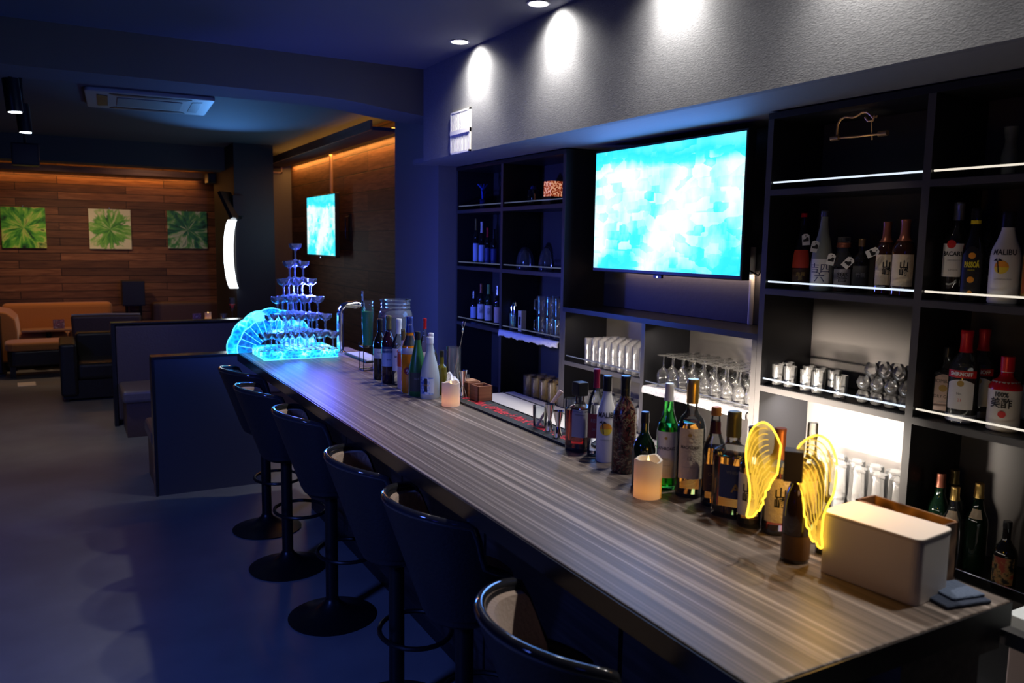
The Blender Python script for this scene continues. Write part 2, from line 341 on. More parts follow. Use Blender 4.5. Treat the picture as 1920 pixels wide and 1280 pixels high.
# vent on the fascia
p = un(848, 214, 0, 2.15); q = un(883, 275, 0, 2.15)
t = thing('air_vent', 'white slatted air vent on the grey fascia', 'air vent', (2.15, (p.y + q.y) / 2, (p.z + q.z) / 2 - .01)); hy = .135; hz = .125
b = MB(); b.box(-.012, 0, -hy, hy, hz - .01, hz); b.box(-.012, 0, -hy, hy, -hz, -hz + .01); b.box(-.012, 0, -hy, -hy + .012, -hz, hz); b.box(-.012, 0, hy - .01, hy, -hz, hz); b.box(-.014, 0, -hy, hy, -.012, .012)
b.build('frame', M_white, t)
for k in range(13):
    y = -hy + .02 + k * .0192; box(-.011, -.001, y, y + .011, -hz + .01, hz - .01).build('slat', M_white, t)
box(-.002, 0, -hy + .01, hy - .01, -hz + .01, hz - .01).build('backing', M_black, t)
# ------------------------------------------------------------------ bar counter
BX0, BX1, BY0, BY1, BZ = .91, 1.60, .845, 5.045, 1.02
t = thing('long_countertop', 'long bar countertop with striped brown wood grain', 'countertop', (0, 0, 0))
box(BX0, BX1, BY0, BY1, BZ - .05, BZ).build('slab', M_zebra, t, bevel=.004)
b = MB(); b.box(BX0 - .003, BX0, BY0 - .003, BY1, BZ - .05, BZ - .003); b.box(BX0, BX1, BY0 - .003, BY0, BZ - .05, BZ - .003); b.build('edge_band', PB('black_edge_band', (.010, .009, .011), .3), t)
box(1.285, BX1 - .01, BY0 + .01, BY1 - .01, BZ - .10, BZ - .05).build('apron', M_barfront, t)
t = thing('bar_counter', 'dark panelled bar counter body behind the row of stools', 'bar counter', (1.42, (BY0 + BY1) / 2, 0)); t.location = (0, 0, 0)
box(1.30, 1.56, BY0 + .03, BY1 - .03, .10, BZ - .10).build('body', M_barfront, t)
box(1.33, 1.54, BY0 + .05, BY1 - .05, 0, .10).build('plinth', M_black, t)
for k in range(5):
    y = BY0 + .03 + k * .81; box(1.285, 1.30, y, y + .79, .14, BZ - .14).build('front_panel', M_barfront, t)
# work light under the staff side of the counter
t = thing('work_light', 'LED work light bar under the staff side of the counter', 'work light', (1.61, 2.1, .94))
box(-.01, .02, -1.3, 1.6, -.015, .015).build('housing', M_steel, t); box(.02, .026, -1.28, 1.58, -.011, .011).build('diffuser', emitm('work_light_diffuser', (1, .9, .78), 8), t)
light('work_lamp', 'AREA', (1.65, 2.25, .93), 22, (1, .88, .76), .55, (2.5, 2.25, .90), .03).data.spread = .95
light('work_lamp_far', 'AREA', (1.65, 3.4, .93), 3, (1, .88, .76), 1.0, (2.5, 3.4, .85), .03).data.spread = 1.1
# ------------------------------------------------------------------ back bar shelving
SX0, SX1 = 2.50, 2.79
ZS = [.64, 1.137, 1.535, 1.930]                     # shelf tops
def unit(label, ys, zs, ztop, zbot, rod, top=True, thick=.025, name='shelving_unit', open_back=False):
    """ys: divider centres from near to far; zs: shelf tops per bay (list of lists)"""
    t = thing(name, label, 'shelf', (SX0, (ys[0] + ys[-1]) / 2, zbot)); cy = (ys[0] + ys[-1]) / 2
    L = lambda b, n, m, bv=0: b.build(n, m, t, loc=(-SX0, -cy, -zbot), bevel=bv)
    for i, y in enumerate(ys):
        h = .014
        L(box(SX0 + .002, SX1, y - h, y + h, zbot, ztop), 'side_panel' if i in (0, len(ys) - 1) else 'divider', M_cab)
        L(box(SX0, SX0 + .002, y - h, y + h, zbot, ztop), 'edging', M_cabface)
    L(box(SX0, SX1, ys[0] - .014, ys[-1] + .014, ztop, ztop + .025), 'top_panel', M_cab)
    for i in range(len(ys) - 1):
        y0, y1 = ys[i] + .014, ys[i + 1] - .014
        if not open_back: L(box(SX1, SX1 + .015, y0 - .014, y1 + .014, zbot, ztop), 'back_panel', M_back)
        for z in zs[i]:
            L(box(SX0 + .002, SX1, y0, y1, z - thick, z), 'shelf_board', M_cab)
            L(box(SX0, SX0 + .002, y0, y1, z - thick, z - .002), 'shelf_edging', M_cabface)
            if rod:
                m = rod(i, z)
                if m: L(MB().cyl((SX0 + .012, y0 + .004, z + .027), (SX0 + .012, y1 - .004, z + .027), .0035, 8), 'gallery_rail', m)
    return t
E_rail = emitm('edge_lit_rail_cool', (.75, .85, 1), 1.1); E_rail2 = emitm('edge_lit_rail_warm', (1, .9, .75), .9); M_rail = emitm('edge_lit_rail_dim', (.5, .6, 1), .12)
NEAR = [.33, 1.02, 1.708, 2.395]
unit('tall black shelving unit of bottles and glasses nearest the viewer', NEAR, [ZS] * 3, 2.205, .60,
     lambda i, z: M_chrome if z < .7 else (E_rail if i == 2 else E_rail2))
NICHE = [2.424, 3.160, 3.885]
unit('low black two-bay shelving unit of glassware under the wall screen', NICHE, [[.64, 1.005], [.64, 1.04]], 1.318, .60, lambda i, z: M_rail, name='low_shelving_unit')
LEFT = [3.914, 4.655, 5.338]
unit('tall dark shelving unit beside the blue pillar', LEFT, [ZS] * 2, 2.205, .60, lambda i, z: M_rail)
# base cabinets below the shelves
t = thing('work_cabinet', 'low staff work cabinet with pale steel worktop below the far shelves', 'cabinet', (2.285, 3.5, 0))
box(-.185, .185, -.9, .9, .745, .77).build('worktop', PB('pale_worktop', (.5, .48, .46), .35), t, bevel=.003); box(-.17, .18, -.89, .89, .08, .745).build('carcass', M_cab, t); box(-.14, .17, -.88, .88, 0, .08).build('plinth', M_black, t)
for k in range(3): box(-.185, -.17, -.885 + k * .594, -.885 + k * .594 + .58, .10, .735).build('door', M_steel, t)
box(.10, .104, -.9, .9, .77, .775).build('seam_strip', M_blackm, t)
for n_, y_ in (('left', 4.63), ('middle', 3.155)): 
    t = thing('base_cabinet', 'black plinth cabinet carrying the %s shelving' % ('far' if n_ == 'left' else 'low glassware'), 'cabinet', (2.65, y_, 0)); box(-.14, .16, -.70, .70, .06, .598).build('carcass', M_cab, t); box(-.12, .15, -.69, .69, 0, .06).build('plinth', M_black, t)
t = thing('base_cabinet', 'low black base cabinet under the near shelves', 'cabinet', (2.5, 1.36, 0))
box(-.14, .32, -1.04, 1.04, .57, .60).build('worktop', M_cab, t); box(-.12, .31, -1.04, 1.04, .08, .57).build('carcass', M_cab, t); box(-.1, .3, -1.03, 1.03, 0, .08).build('plinth', M_black, t)
t = thing('undercounter_fridge', 'white-topped low fridge at the bottom right corner', 'fridge', (2.225, .78, 0))
box(-.118, .12, -.33, .33, .05, .73).build('body', PB('fridge_pinkish_grey', (.30, .23, .22), .4), t, bevel=.006); box(-.125, .125, -.34, .34, .73, .772).build('lid', PB('fridge_lid_white', (.5, .52, .52), .4), t, bevel=.004)
box(-.11, .11, -.3, .3, 0, .05).build('plinth', M_black, t); MB().cyl((-.135, -.2, .62), (-.135, .2, .62), .008).build('handle', M_steel, t)
# recess wall behind the screen, pipe, cable, warm LED
tag(box(2.785, 2.80, 2.41, 3.90, 1.345, 2.235).build('recess_panel', PB('recess_grey_panel', (.07, .07, .085), .6, bump=(40, .1))), 'dark grey panel behind the large wall screen', 'wall panel')
def screen_mat(name, sx, sy, strength):
    m = bpy.data.materials.new(name); t = nt(m); b = t.nodes['Principled BSDF']; N = t.nodes.new
    tc = N('ShaderNodeTexCoord'); sp = N('ShaderNodeSeparateXYZ'); t.links.new(tc.outputs['Object'], sp.inputs[0])
    mp = N('ShaderNodeMapping'); mp.inputs['Scale'].default_value = (1, sx, sy); t.links.new(tc.outputs['Object'], mp.inputs[0])
    n1 = N('ShaderNodeTexNoise'); n1.inputs['Scale'].default_value = 2.2; n1.inputs['Detail'].default_value = 5; t.links.new(mp.outputs[0], n1.inputs['Vector'])
    mp2 = N('ShaderNodeMapping'); mp2.inputs['Scale'].default_value = (1, 11, 22); t.links.new(tc.outputs['Object'], mp2.inputs[0])
    n2 = N('ShaderNodeTexVoronoi'); n2.distance = 'CHEBYCHEV'; n2.inputs['Scale'].default_value = 1; t.links.new(mp2.outputs[0], n2.inputs['Vector'])
    hz = N('ShaderNodeMapRange'); t.links.new(sp.outputs[2], hz.inputs[0]); hz.inputs[1].default_value = .19; hz.inputs[2].default_value = .29; hz.inputs[3].default_value = 0; hz.inputs[4].default_value = .42
    a = N('ShaderNodeMath'); a.operation = 'MULTIPLY_ADD'; t.links.new(n2.outputs['Color'], a.inputs[0]); a.inputs[1].default_value = .24; t.links.new(n1.outputs[0], a.inputs[2])
    s = N('ShaderNodeMath'); s.operation = 'SUBTRACT'; t.links.new(a.outputs[0], s.inputs[0]); t.links.new(hz.outputs[0], s.inputs[1])
    lo = N('ShaderNodeMapRange'); t.links.new(sp.outputs[2], lo.inputs[0]); lo.inputs[1].default_value = -.3; lo.inputs[2].default_value = -.18; lo.inputs[3].default_value = .13; lo.inputs[4].default_value = 0
    s2 = N('ShaderNodeMath'); s2.operation = 'SUBTRACT'; t.links.new(s.outputs[0], s2.inputs[0]); t.links.new(lo.outputs[0], s2.inputs[1])
    c = ramp(t, s2.outputs[0], [(.10, (.16, .85, 1)), (.32, (.03, .74, 1)), (.46, (.06, .80, 1)), (.56, (.38, .95, 1)), (.70, (.80, 1, 1))])
    b.inputs['Base Color'].default_value = (0, 0, 0, 1); t.links.new(c, b.inputs['Emission Color']); b.inputs['Emission Strength'].default_value = strength; b.inputs['Roughness'].default_value = .2
    return m
def tv(name, label, X, y0, y1, z0, z1, mat, depth=.05):
    t = thing(name, label, 'television', (X, (y0 + y1) / 2, (z0 + z1) / 2)); hy = (y1 - y0) / 2; hz = (z1 - z0) / 2
    box(0, depth, -hy, hy, -hz, hz).build('casing', M_black, t, bevel=.006)
    box(-.002, 0, -hy + .012, hy - .012, -hz + .02, hz - .012).build('screen', mat, t)
    box(-.004, .01, -.03, .03, -hz - .014, -hz).build('sensor', M_blackm, t)
    MB().cyl((-.006, 0, -hz - .008), (-.003, 0, -hz - .008), .005, 10).build('power_light', emitm('power_led', (.5, .7, 1), 4), t)
    box(depth, 2.785 - X if X < 2.7 and y0 < 6 else depth + .06, -.15, .15, -.15, .15).build('wall_bracket', M_blackm, t)
    return t
def xy(px, X): p = un(px, 400, 0, X); return p.y
t = tv('television', 'large flat screen television glowing cyan with a city view on the back bar', 2.56, 2.575, 3.70, 1.555, 2.20, screen_mat('city_view_screen', 1.6, 1.0, 1.25))
MB().tube([(.05, -.53, -.27), (.09, -.57, -.3), (.09, -.60, -.26), (.1, -.58, -.22), (.12, -.56, -.25), (.2, -.56, -.25)], .004).build('cable', M_black, t)
light('screen_glow', 'AREA', (2.55, 3.14, 1.88), 12, (.08, .25, 1), 1.1, (0, 3.14, 1.88), .6)
tag(MB().cyl((2.77, 2.72, 1.345), (2.77, 2.72, 1.7), .012, 12).build('cable_conduit', M_white), 'pale vertical cable conduit below the large screen', 'conduit')
light('screen_backlight', 'AREA', (2.755, 3.14, 1.57), .8, (1, .68, .45), 1.1, (2.79, 3.14, 1.53), .015)
tv('television', 'small flat screen television glowing cyan on the wooden alcove wall', 2.62, 8.69, 9.84, 1.515, 2.215, screen_mat('far_city_view_screen', 1.4, 1.0, 1.2))
light('far_screen_glow', 'AREA', (2.60, 9.2, 1.85), 2, (.15, .5, 1), 1.1, (0, 9.2, 1.8), .6)
b = MB().cyl((2.71, 9.12, 2.216), (2.71, 9.12, 2.66), .02, 12); tag(b.build('hanging_pole', PB('painted_pipe', (.4, .25, .15), .5)), 'thin vertical pipe running up from the small wall screen', 'pipe')
t = thing('wall_bracket_arm', 'small metal bracket on the plank wall beside the small screen', 'bracket', (2.75, 8.55, 1.85))
MB().tube([(0, 0, .12), (-.06, 0, .1), (-.06, 0, -.12), (0, 0, -.14)], .008).build('arm', M_blackm, t); box(-.02, 0, -.03, .03, -.16, .14).build('plate', M_blackm, t)
# square frame on the column
t = thing('square_frame', 'small square outlined grille on the column beside the alcove', 'wall grille', (2.48, 11.1, 2.69)); p = un(497, 291, 1, 11.1); q = un(529, 326, 1, 11.1); t.location = ((p.x + q.x) / 2, 11.1, (p.z + q.z) / 2)
hw = (q.x - p.x) / 2; b = MB(); b.box(-hw, hw, -.02, 0, hw - .02, hw); b.box(-hw, hw, -.02, 0, -hw, -hw + .02); b.box(-hw, -hw + .02, -.02, 0, -hw, hw); b.box(hw - .02, hw, -.02, 0, -hw, hw)
b.build('frame', PB('dusty_pink_frame', (.35, .25, .22), .6), t); box(-hw, hw, -.008, 0, -hw, hw).build('grille', M_black, t)
# ------------------------------------------------------------------ far lounge
def painting_mat(name, seed, bgc, stops):
    m = bpy.data.materials.new(name); t = nt(m); b = t.nodes['Principled BSDF']; N = t.nodes.new
    tc = N('ShaderNodeTexCoord'); sp = N('ShaderNodeSeparateXYZ'); t.links.new(tc.outputs['Object'], sp.inputs[0])
    at = N('ShaderNodeMath'); at.operation = 'ARCTAN2'; t.links.new(sp.outputs[2], at.inputs[0]); t.links.new(sp.outputs[0], at.inputs[1])
    ln = N('ShaderNodeVectorMath'); ln.operation = 'LENGTH'; t.links.new(tc.outputs['Object'], ln.inputs[0])
    cb = N('ShaderNodeCombineXYZ'); t.links.new(at.outputs[0], cb.inputs[0]); t.links.new(ln.outputs['Value'], cb.inputs[1]); cb.inputs[2].default_value = seed
    mp = N('ShaderNodeMapping'); mp.inputs['Scale'].default_value = (1.3, 2.2, 1); t.links.new(cb.outputs[0], mp.inputs[0])
    n = N('ShaderNodeTexNoise'); n.inputs['Scale'].default_value = 2.4; n.inputs['Detail'].default_value = 6; n.inputs['Distortion'].default_value = .6; t.links.new(mp.outputs[0], n.inputs['Vector'])
    c = ramp(t, n.outputs[0], stops)
    if bgc:
        a = N('ShaderNodeMath'); a.operation = 'MULTIPLY_ADD'; t.links.new(n.outputs[0], a.inputs[0]); a.inputs[1].default_value = -.5; t.links.new(ln.outputs['Value'], a.inputs[2])
        k = ramp(t, a.outputs[0], [(0, (0, 0, 0)), (.03, (1, 1, 1))]); mx = N('ShaderNodeMixRGB'); t.links.new(k, mx.inputs[0]); t.links.new(c, mx.inputs[1]); mx.inputs[2].default_value = (*bgc, 1); c = mx.outputs[0]
    t.links.new(c, b.inputs['Base Color']); b.inputs['Roughness'].default_value = .5; return m
PS = [((0, 387), (88, 465), painting_mat('green_burst_paint_dark', 1.3, None, [(.30, (.01, .03, .01)), (.42, (.04, .35, .03)), (.52, (.2, .7, .06)), (.62, (.7, .85, .2)), (.7, (.03, .2, .03))]), 'green abstract burst painting with black streaks at the far left'),
      ((165, 391), (247, 467), painting_mat('green_burst_paint_white', 4.1, (.85, .88, .6), [(.30, (.02, .04, .03)), (.42, (.08, .4, .04)), (.56, (.25, .65, .1)), (.68, (.8, .85, .5))]), 'white abstract painting with a green splash, middle of three'),
      ((313, 395), (389, 466), painting_mat('green_burst_paint_teal', 7.7, None, [(.30, (.01, .06, .03)), (.45, (.02, .22, .10)), (.55, (.12, .45, .10)), (.64, (.7, .8, .6)), (.72, (.03, .25, .1))]), 'dark teal green abstract painting nearest the glowing arc')]
for a, bb, m, lb in PS:
    p = un(*a, 1, 12.88); q = un(*bb, 1, 12.88); cx, cz = (p.x + q.x) / 2, (p.z + q.z) / 2; hw, hh = (q.x - p.x) / 2, (p.z - q.z) / 2
    t = thing('painting', lb, 'painting', (cx, 12.9, cz), 0, 'green abstract canvases on the far wall')
    box(-hw, hw, -.035, 0, -hh, hh).build('canvas', m, t); MB().cyl((0, -.02, hh), (0, -.02, hh + .02), .012).build('hanger', M_steel, t)
M_orange = PB('orange_suede', (.42, .17, .045), .9, sheen=.4, bump=(80, .3)); M_brown = PB('brown_leatherette', (.10, .055, .04), .45, bump=(60, .2))
M_taupe = PB('taupe_leatherette', (.14, .11, .105), .4, bump=(60, .2)); M_blackl = PB('black_leatherette', (.018, .017, .017), .35, bump=(60, .2)); M_darkwood = PB('dark_brown_wood', (.05, .025, .015), .4)
def rrbox(x0, x1, y0, y1, z0, z1, r=.05): return MB().box(x0, x1, y0, y1, z0, z1)
# orange corner sofa
t = thing('corner_sofa', 'orange suede corner sofa against the far plank wall', 'sofa', (0, 12.3, 0))
box(-.72, .60, .33, .52, .12, .80).build('backrest', M_orange, t, bevel=.06)
for k in range(2): box(-.52 + k * .56, .03 + k * .56, -.25, .33, .30, .46).build('seat_cushion', M_orange, t, bevel=.05)
b = MB()
b.add([(x, y, z) for y in (-.45, .34) for x, z in ((-.74, .12), (-.52, .12), (-.52, .52), (-.54, .66), (-.62, .74), (-.76, .77), (-.80, .72), (-.74, .62))],
      [tuple(range(8)), tuple(range(15, 7, -1))] + [(k, 8 + k, 8 + (k + 1) % 8, (k + 1) % 8) for k in range(8)])
b.build('armrest', M_orange, t, bevel=.02); box(-.7, .58, -.22, .5, .12, .30).build('base', M_brown, t, bevel=.02)
for x in (-.66, .52):
    for y in (-.35 if x < 0 else -.15, .42): box(x - .03, x + .03, y - .03, y + .03, 0, .12).build('leg', M_black, t)
# ottoman
t = thing('ottoman', 'long orange-topped bench ottoman with dark base in front of the orange sofa', 'ottoman', (-.25, 11.44, 0), math.radians(3))
b = MB().rbox(-.39, .39, -.24, .24, .33, .43, .12); b.build('cushion', M_orange, t, bevel=.03); MB().rbox(-.37, .37, -.22, .22, .14, .33, .08).build('body', M_blackl, t, bevel=.02)
for x in (-.32, .32):
    for y in (-.14, .14): box(x - .03, x + .03, y - .03, y + .03, 0, .14).build('leg', M_black, t)
# cocktail table with menus
def table(label, x, y, zt, hx, hy, m):
    t = thing('lounge_table', label, 'table', (x, y, 0)); box(-hx, hx, -hy, hy, zt - .03, zt).build('tabletop', m, t, bevel=.006); MB().cyl((0, 0, .02), (0, 0, zt - .03), .03, 14).build('pedestal', M_blackm, t)
    MB().lathe([(0, 0), (.2, 0), (.19, .012), (.04, .02), (0, .02)], 24).build('base', M_blackm, t); return t
p = un(86, 616, 1, 12.0); table('small brown wooden table between the orange sofa and ottoman', p.x + .03, 12.0, p.z, .30, .14, noisecol('light_brown_wood', 3, (3, 20, 1), [(.3, (.22, .10, .05)), (.7, (.36, .18, .09))], .45)); tz = p.z
def menu(label, x, y, z, wd=.13, h=.12):
    t = thing('menu_stand', label, 'menu', (x, y, z)); box(-wd / 2, wd / 2, -.003, .003, .004, h).build('card', noisecol('printed_menu_card', 26, (1, 1, 1), [(.35, (.5, .4, .55)), (.5, (.12, .06, .12)), (.65, (.45, .2, .3))], .4), t)
    box(-wd / 2, wd / 2, -.03, .03, 0, .005).build('stand', G_clear, t)
p = un(110, 603, 1, 11.95); menu('small printed menu card on the table by the orange sofa', p.x, 11.95, tz)
# high-backed brown armchair and black armchair
p = un(160, 700, 2, 0)
t = thing('armchair', 'brown high-backed armchair seen from behind beside the ottoman', 'armchair', (.44, 10.55, 0), math.radians(-6))
b = MB(); hb = .80; pts = [(-.34, .0), (.34, .0)]
b.add([(-.34, -.06, .12), (.34, -.06, .12), (.37, -.10, hb), (-.37, -.10, hb), (-.34, .06, .12), (.34, .06, .12), (.37, .0, hb), (-.37, .0, hb)], [(0, 1, 2, 3), (7, 6, 5, 4), (0, 4, 5, 1), (1, 5, 6, 2), (2, 6, 7, 3), (3, 7, 4, 0)])
b.build('backrest', M_brown, t, bevel=.03); box(-.3, .3, .06, .55, .28, .42).build('seat', M_brown, t, bevel=.03)
for x in (-.26, .26):
    for y in (.0, .5): MB().cyl((x, y, 0), (x, y, .28), .02).build('leg', M_blackm, t)
MB().tube([(-.36, -.06, hb + .005), (0, -.06, hb + .012), (.36, -.06, hb + .005)], .012).build('top_rail', PB('glossy_trim', (.5, .4, .35), .15), t)
t = thing('armchair', 'black leatherette armchair with square arms in the aisle beside the booths', 'armchair', (.30, 9.75, 0), math.radians(0))
box(-.36, -.20, -.38, .36, .06, .61).build('armrest', M_blackl, t, bevel=.03); box(.32, .46, -.38, .36, .06, .61).build('armrest', M_blackl, t, bevel=.03)
box(-.2, .32, .2, .38, .06, .66).build('backrest', M_blackl, t, bevel=.03); box(-.2, .32, -.36, .2, .22, .40).build('seat', M_blackl, t, bevel=.04)
box(-.34, .44, -.34, .34, .03, .22).build('base', M_blackl, t)
for x in (-.3, .4):
    for y in (-.3, .3): MB().cyl((x, y, 0), (x, y, .03), .02).build('foot', M_black, t)
# floor speaker on a stand
t = thing('floor_speaker', 'black loudspeaker on a two-post stand between the two far sofas', 'loudspeaker', (.96, 12.6, 0))
p = un(227, 526, 1, 12.6); q = un(271, 570, 1, 12.6); t.location.x = (p.x + q.x) / 2; hw = (q.x - p.x) / 2
box(-hw, hw, -.15, .15, q.z, p.z).build('cabinet', M_black, t, bevel=.006)
for x in (-hw * .6, hw * .6): MB().cyl((x, 0, .03), (x, 0, q.z - .01), .02).build('post', M_blackm, t)
box(-hw, hw, -.15, .15, 0, .03).build('base', M_black, t); box(-hw, hw, -.14, .14, q.z - .012, q.z).build('plate', M_blackm, t)
box(-hw * .45, hw * .45, -.08, .12, .03, q.z - .14).build('subwoofer', M_black, t)
# second dark sofa
p = un(284, 566, 1, 12.7); t = thing('long_sofa', 'dark brown sofa against the far wall behind the booths', 'sofa', (p.x + .55, 12.5, 0)); zt = p.z
box(-.55, .55, .16, .34, .2, zt).build('backrest', M_brown, t, bevel=.05); box(-.55, .55, -.35, .2, .15, .45).build('seat', M_brown, t, bevel=.05); box(-.52, .52, -.32, .3, .05, .16).build('base', M_black, t)
for x in (-.48, .48): box(x - .03, x + .03, -.3, .28, 0, .05).build('leg', M_black, t)
# second table behind the booth with menu, candle, goblet
p = un(372, 600, 1, 9.2); q = un(425, 600, 1, 9.2); TZ = zat(p.x, 9.2, 603)
table('dark table behind the high booth back, mostly hidden', (p.x + q.x) / 2 + .04, 9.2, TZ, .42, .3, M_darkwood)
menu('small printed menu card on the table behind the booth', un(369, 592, 1, 9.2).x, 9.2, TZ, .085, .09)
def ledcandle(label, x, y, z, r, h, s=1.0):
    t = thing('led_candle', label, 'candle', (x, y, z)); m = noise_candle
    b = MB(); N = 40; prof = [(0, 0), (r, 0), (r, h * .93)]
    vs = []; fs = []
    for i, zz in enumerate((0, h * .5, h)):
        for k in range(N):
            a = 2 * PI * k / N; dz = (.035 * h * math.sin(2 * a + .6) + .02 * h * math.sin(5 * a)) if i == 2 else 0; vs.append((r * math.cos(a), r * math.sin(a), zz + dz - (.03 * h if i == 2 else 0)))
    for k in range(N):
        a = 2 * PI * k / N; dz = .035 * h * math.sin(2 * a + .6) + .02 * h * math.sin(5 * a); vs.append((r * .84 * math.cos(a), r * .84 * math.sin(a), h + dz - .04 * h))
    for k in range(N): a = 2 * PI * k / N; vs.append((r * .8 * math.cos(a), r * .8 * math.sin(a), h * .72))
    for i in range(4):
        for k in range(N): fs.append((i * N + k, i * N + (k + 1) % N, (i + 1) * N + (k + 1) % N, (i + 1) * N + k))
    fs += [tuple(range(N - 1, -1, -1)), tuple(4 * N + k for k in range(N))]
    b.add(vs, fs, True); b.build('wax_body', m, t)
    fl = MB().lathe([(0, 0), (.16 * r, .06 * h), (.17 * r, .12 * h), (.08 * r, .22 * h), (0, .32 * h)], 12, (0, 0, h * .74), flat=.5)
    fl.build('flame', emitm('led_flame', (1, .62, .18), 5), t)
    light('candle_lamp', 'POINT', (x, y, z + h * .22), .08 * s, (1, .50, .06), .010)
    return t
def wax():
    m = bpy.data.materials.new('ivory_wax'); t = nt(m); b = t.nodes['Principled BSDF']; b.inputs['Base Color'].default_value = (.85, .78, .68, 1); b.inputs['Roughness'].default_value = .5
    t.nodes.clear(); N = t.nodes.new; o = N('ShaderNodeOutputMaterial'); d = N('ShaderNodeBsdfDiffuse'); tl = N('ShaderNodeBsdfTranslucent'); mx = N('ShaderNodeMixShader'); mx.inputs[0].default_value = .35
    d.inputs[0].default_value = (.85, .78, .70, 1); tl.inputs[0].default_value = (1, .74, .38, 1); t.links.new(d.outputs[0], mx.inputs[1]); t.links.new(tl.outputs[0], mx.inputs[2])
    n = N('ShaderNodeTexNoise'); n.inputs['Scale'].default_value = 30; bp = N('ShaderNodeBump'); bp.inputs['Strength'].default_value = .05; t.links.new(n.outputs[0], bp.inputs['Height']); t.links.new(bp.outputs[0], d.inputs['Normal'])
    ge = N('ShaderNodeNewGeometry'); mc = N('ShaderNodeMixRGB'); t.links.new(ge.outputs['Backfacing'], mc.inputs[0]); mc.inputs[1].default_value = (.85, .80, .74, 1); mc.inputs[2].default_value = (.06, .02, .005, 1); t.links.new(mc.outputs[0], d.inputs[0])
    t.links.new(mx.outputs[0], o.inputs[0]); return m
noise_candle = wax()
ledcandle('small cream candle on the table behind the high booth', un(390, 592, 1, 9.2).x, 9.2, TZ, .033, .10, .6)
t = thing('goblet', 'short tumbler glass on the table behind the booth', 'glass', (un(418, 592, 1, 9.2).x, 9.15, TZ)); MB().open_lathe([(.03, 0), (.04, .085), (.037, .085), (.028, .006), (0, .006)], 20).build('bowl', G_clear, t)
# booths: upright backs seen edge-on from behind, with benches
M_booth = PB('dark_purple_grey_booth_panel', (.085, .06, .055), .45, bump=(60, .15)); M_boothp = PB('dark_blue_black_laminate', (.05, .05, .065), .35, bump=(10, .02)); M_trim = PB('black_gloss_trim', (.02, .02, .024), .2)
t = thing('booth_bench', 'taller booth bench with taupe seat and padded back facing the viewer', 'booth seat', (.372, 8.04, 0))
box(.02, 1.75, -.03, .06, .05, .915).build('backrest', M_booth, t, bevel=.02); box(-.01, 1.78, .06, .10, 0, .925).build('rear_panel', M_boothp, t)
box(-.012, 1.78, -.04, .102, .925, .94).build('cap_rail', M_trim, t, bevel=.003); box(-.012, .02, -.04, .1, 0, .925).build('end_trim', M_trim, t)
box(.03, 1.75, -.58, -.03, .30, .41).build('seat', M_taupe, t, bevel=.03); box(.06, 1.75, -.54, -.03, 0, .30).build('seat_base', M_brown, t)
t = thing('booth_bench', 'nearer booth bench seen from behind its dark flat rear panel', 'booth seat', (.495, 5.70, 0))
box(.0, .70, -.02, .02, 0, .915).build('rear_panel', M_boothp, t); box(-.012, .72, -.03, .10, .915, .932).build('cap_rail', M_trim, t, bevel=.003); box(-.014, 0, -.03, .1, 0, .915).build('end_trim', M_trim, t)
box(.0, .70, .02, .10, .05, .915).build('backrest', M_booth, t); box(-.02, .70, .10, .62, .30, .41).build('seat', M_taupe, t, bevel=.03); box(.0, .70, .10, .6, 0, .3).build('seat_base', M_brown, t)
# curved glowing arc light on the dark column
t = thing('arc_light', 'tall curved white glowing arc on the dark column beside the paintings', 'wall light', (1.84, 10.6, 1.45))
b = MB(); N = 26; vs = []; fs = []
top = un(428, 412, 1, 10.12); bot = un(431, 540, 1, 10.12); zc = (top.z + bot.z) / 2; hh = (top.z - bot.z) / 2
for i in range(N + 1):
    u = -1 + 2 * i / N; s = math.sqrt(max(0, 1 - (u * .93) ** 2)); z = zc + hh * u; xo = un(433 - 15 * s + 2, 480, 1, 10.12).x
    wd = .088 + .012 * s
    for x, y in ((xo, 10.08), (xo + wd, 10.08), (xo + wd, 10.14), (xo, 10.14)): vs.append((x - 1.84, y - 10.6, z - 1.45))
for i in range(N):
    for k in range(4): fs.append((i * 4 + k, (i + 1) * 4 + k, (i + 1) * 4 + (k + 1) % 4, i * 4 + (k + 1) % 4))
fs += [(0, 1, 2, 3), (N * 4 + 3, N * 4 + 2, N * 4 + 1, N * 4)]
b.add(vs, fs); b.build('diffuser', emitm('arc_diffuser', (.85, .93, 1), 5), t)
box(-.01, .03, -.5, -.455, zc - hh - 1.45, zc + hh - 1.45).build('backplate', M_black, t)
# tilted monitor on the column
t = thing('wall_monitor', 'small tilted monitor mounted above the glowing arc', 'monitor', tuple(un(432, 385, 1, 10.1)), 0)
b = MB(); b.box(-.02, .02, -.14, .14, -.17, .17); o = b.build('casing', M_black, t); o.rotation_euler = (0, math.radians(-26), math.radians(-35))
b = MB(); b.box(-.024, -.02, -.13, .13, -.16, .16); o = b.build('screen', emitm('monitor_screen', (.1, .42, .55), .7), t); o.rotation_euler = (0, math.radians(-26), math.radians(-35))
b = MB(); b.box(.03, .16, -.02, .10, -.12, .12); b.build('mount', M_black, t)
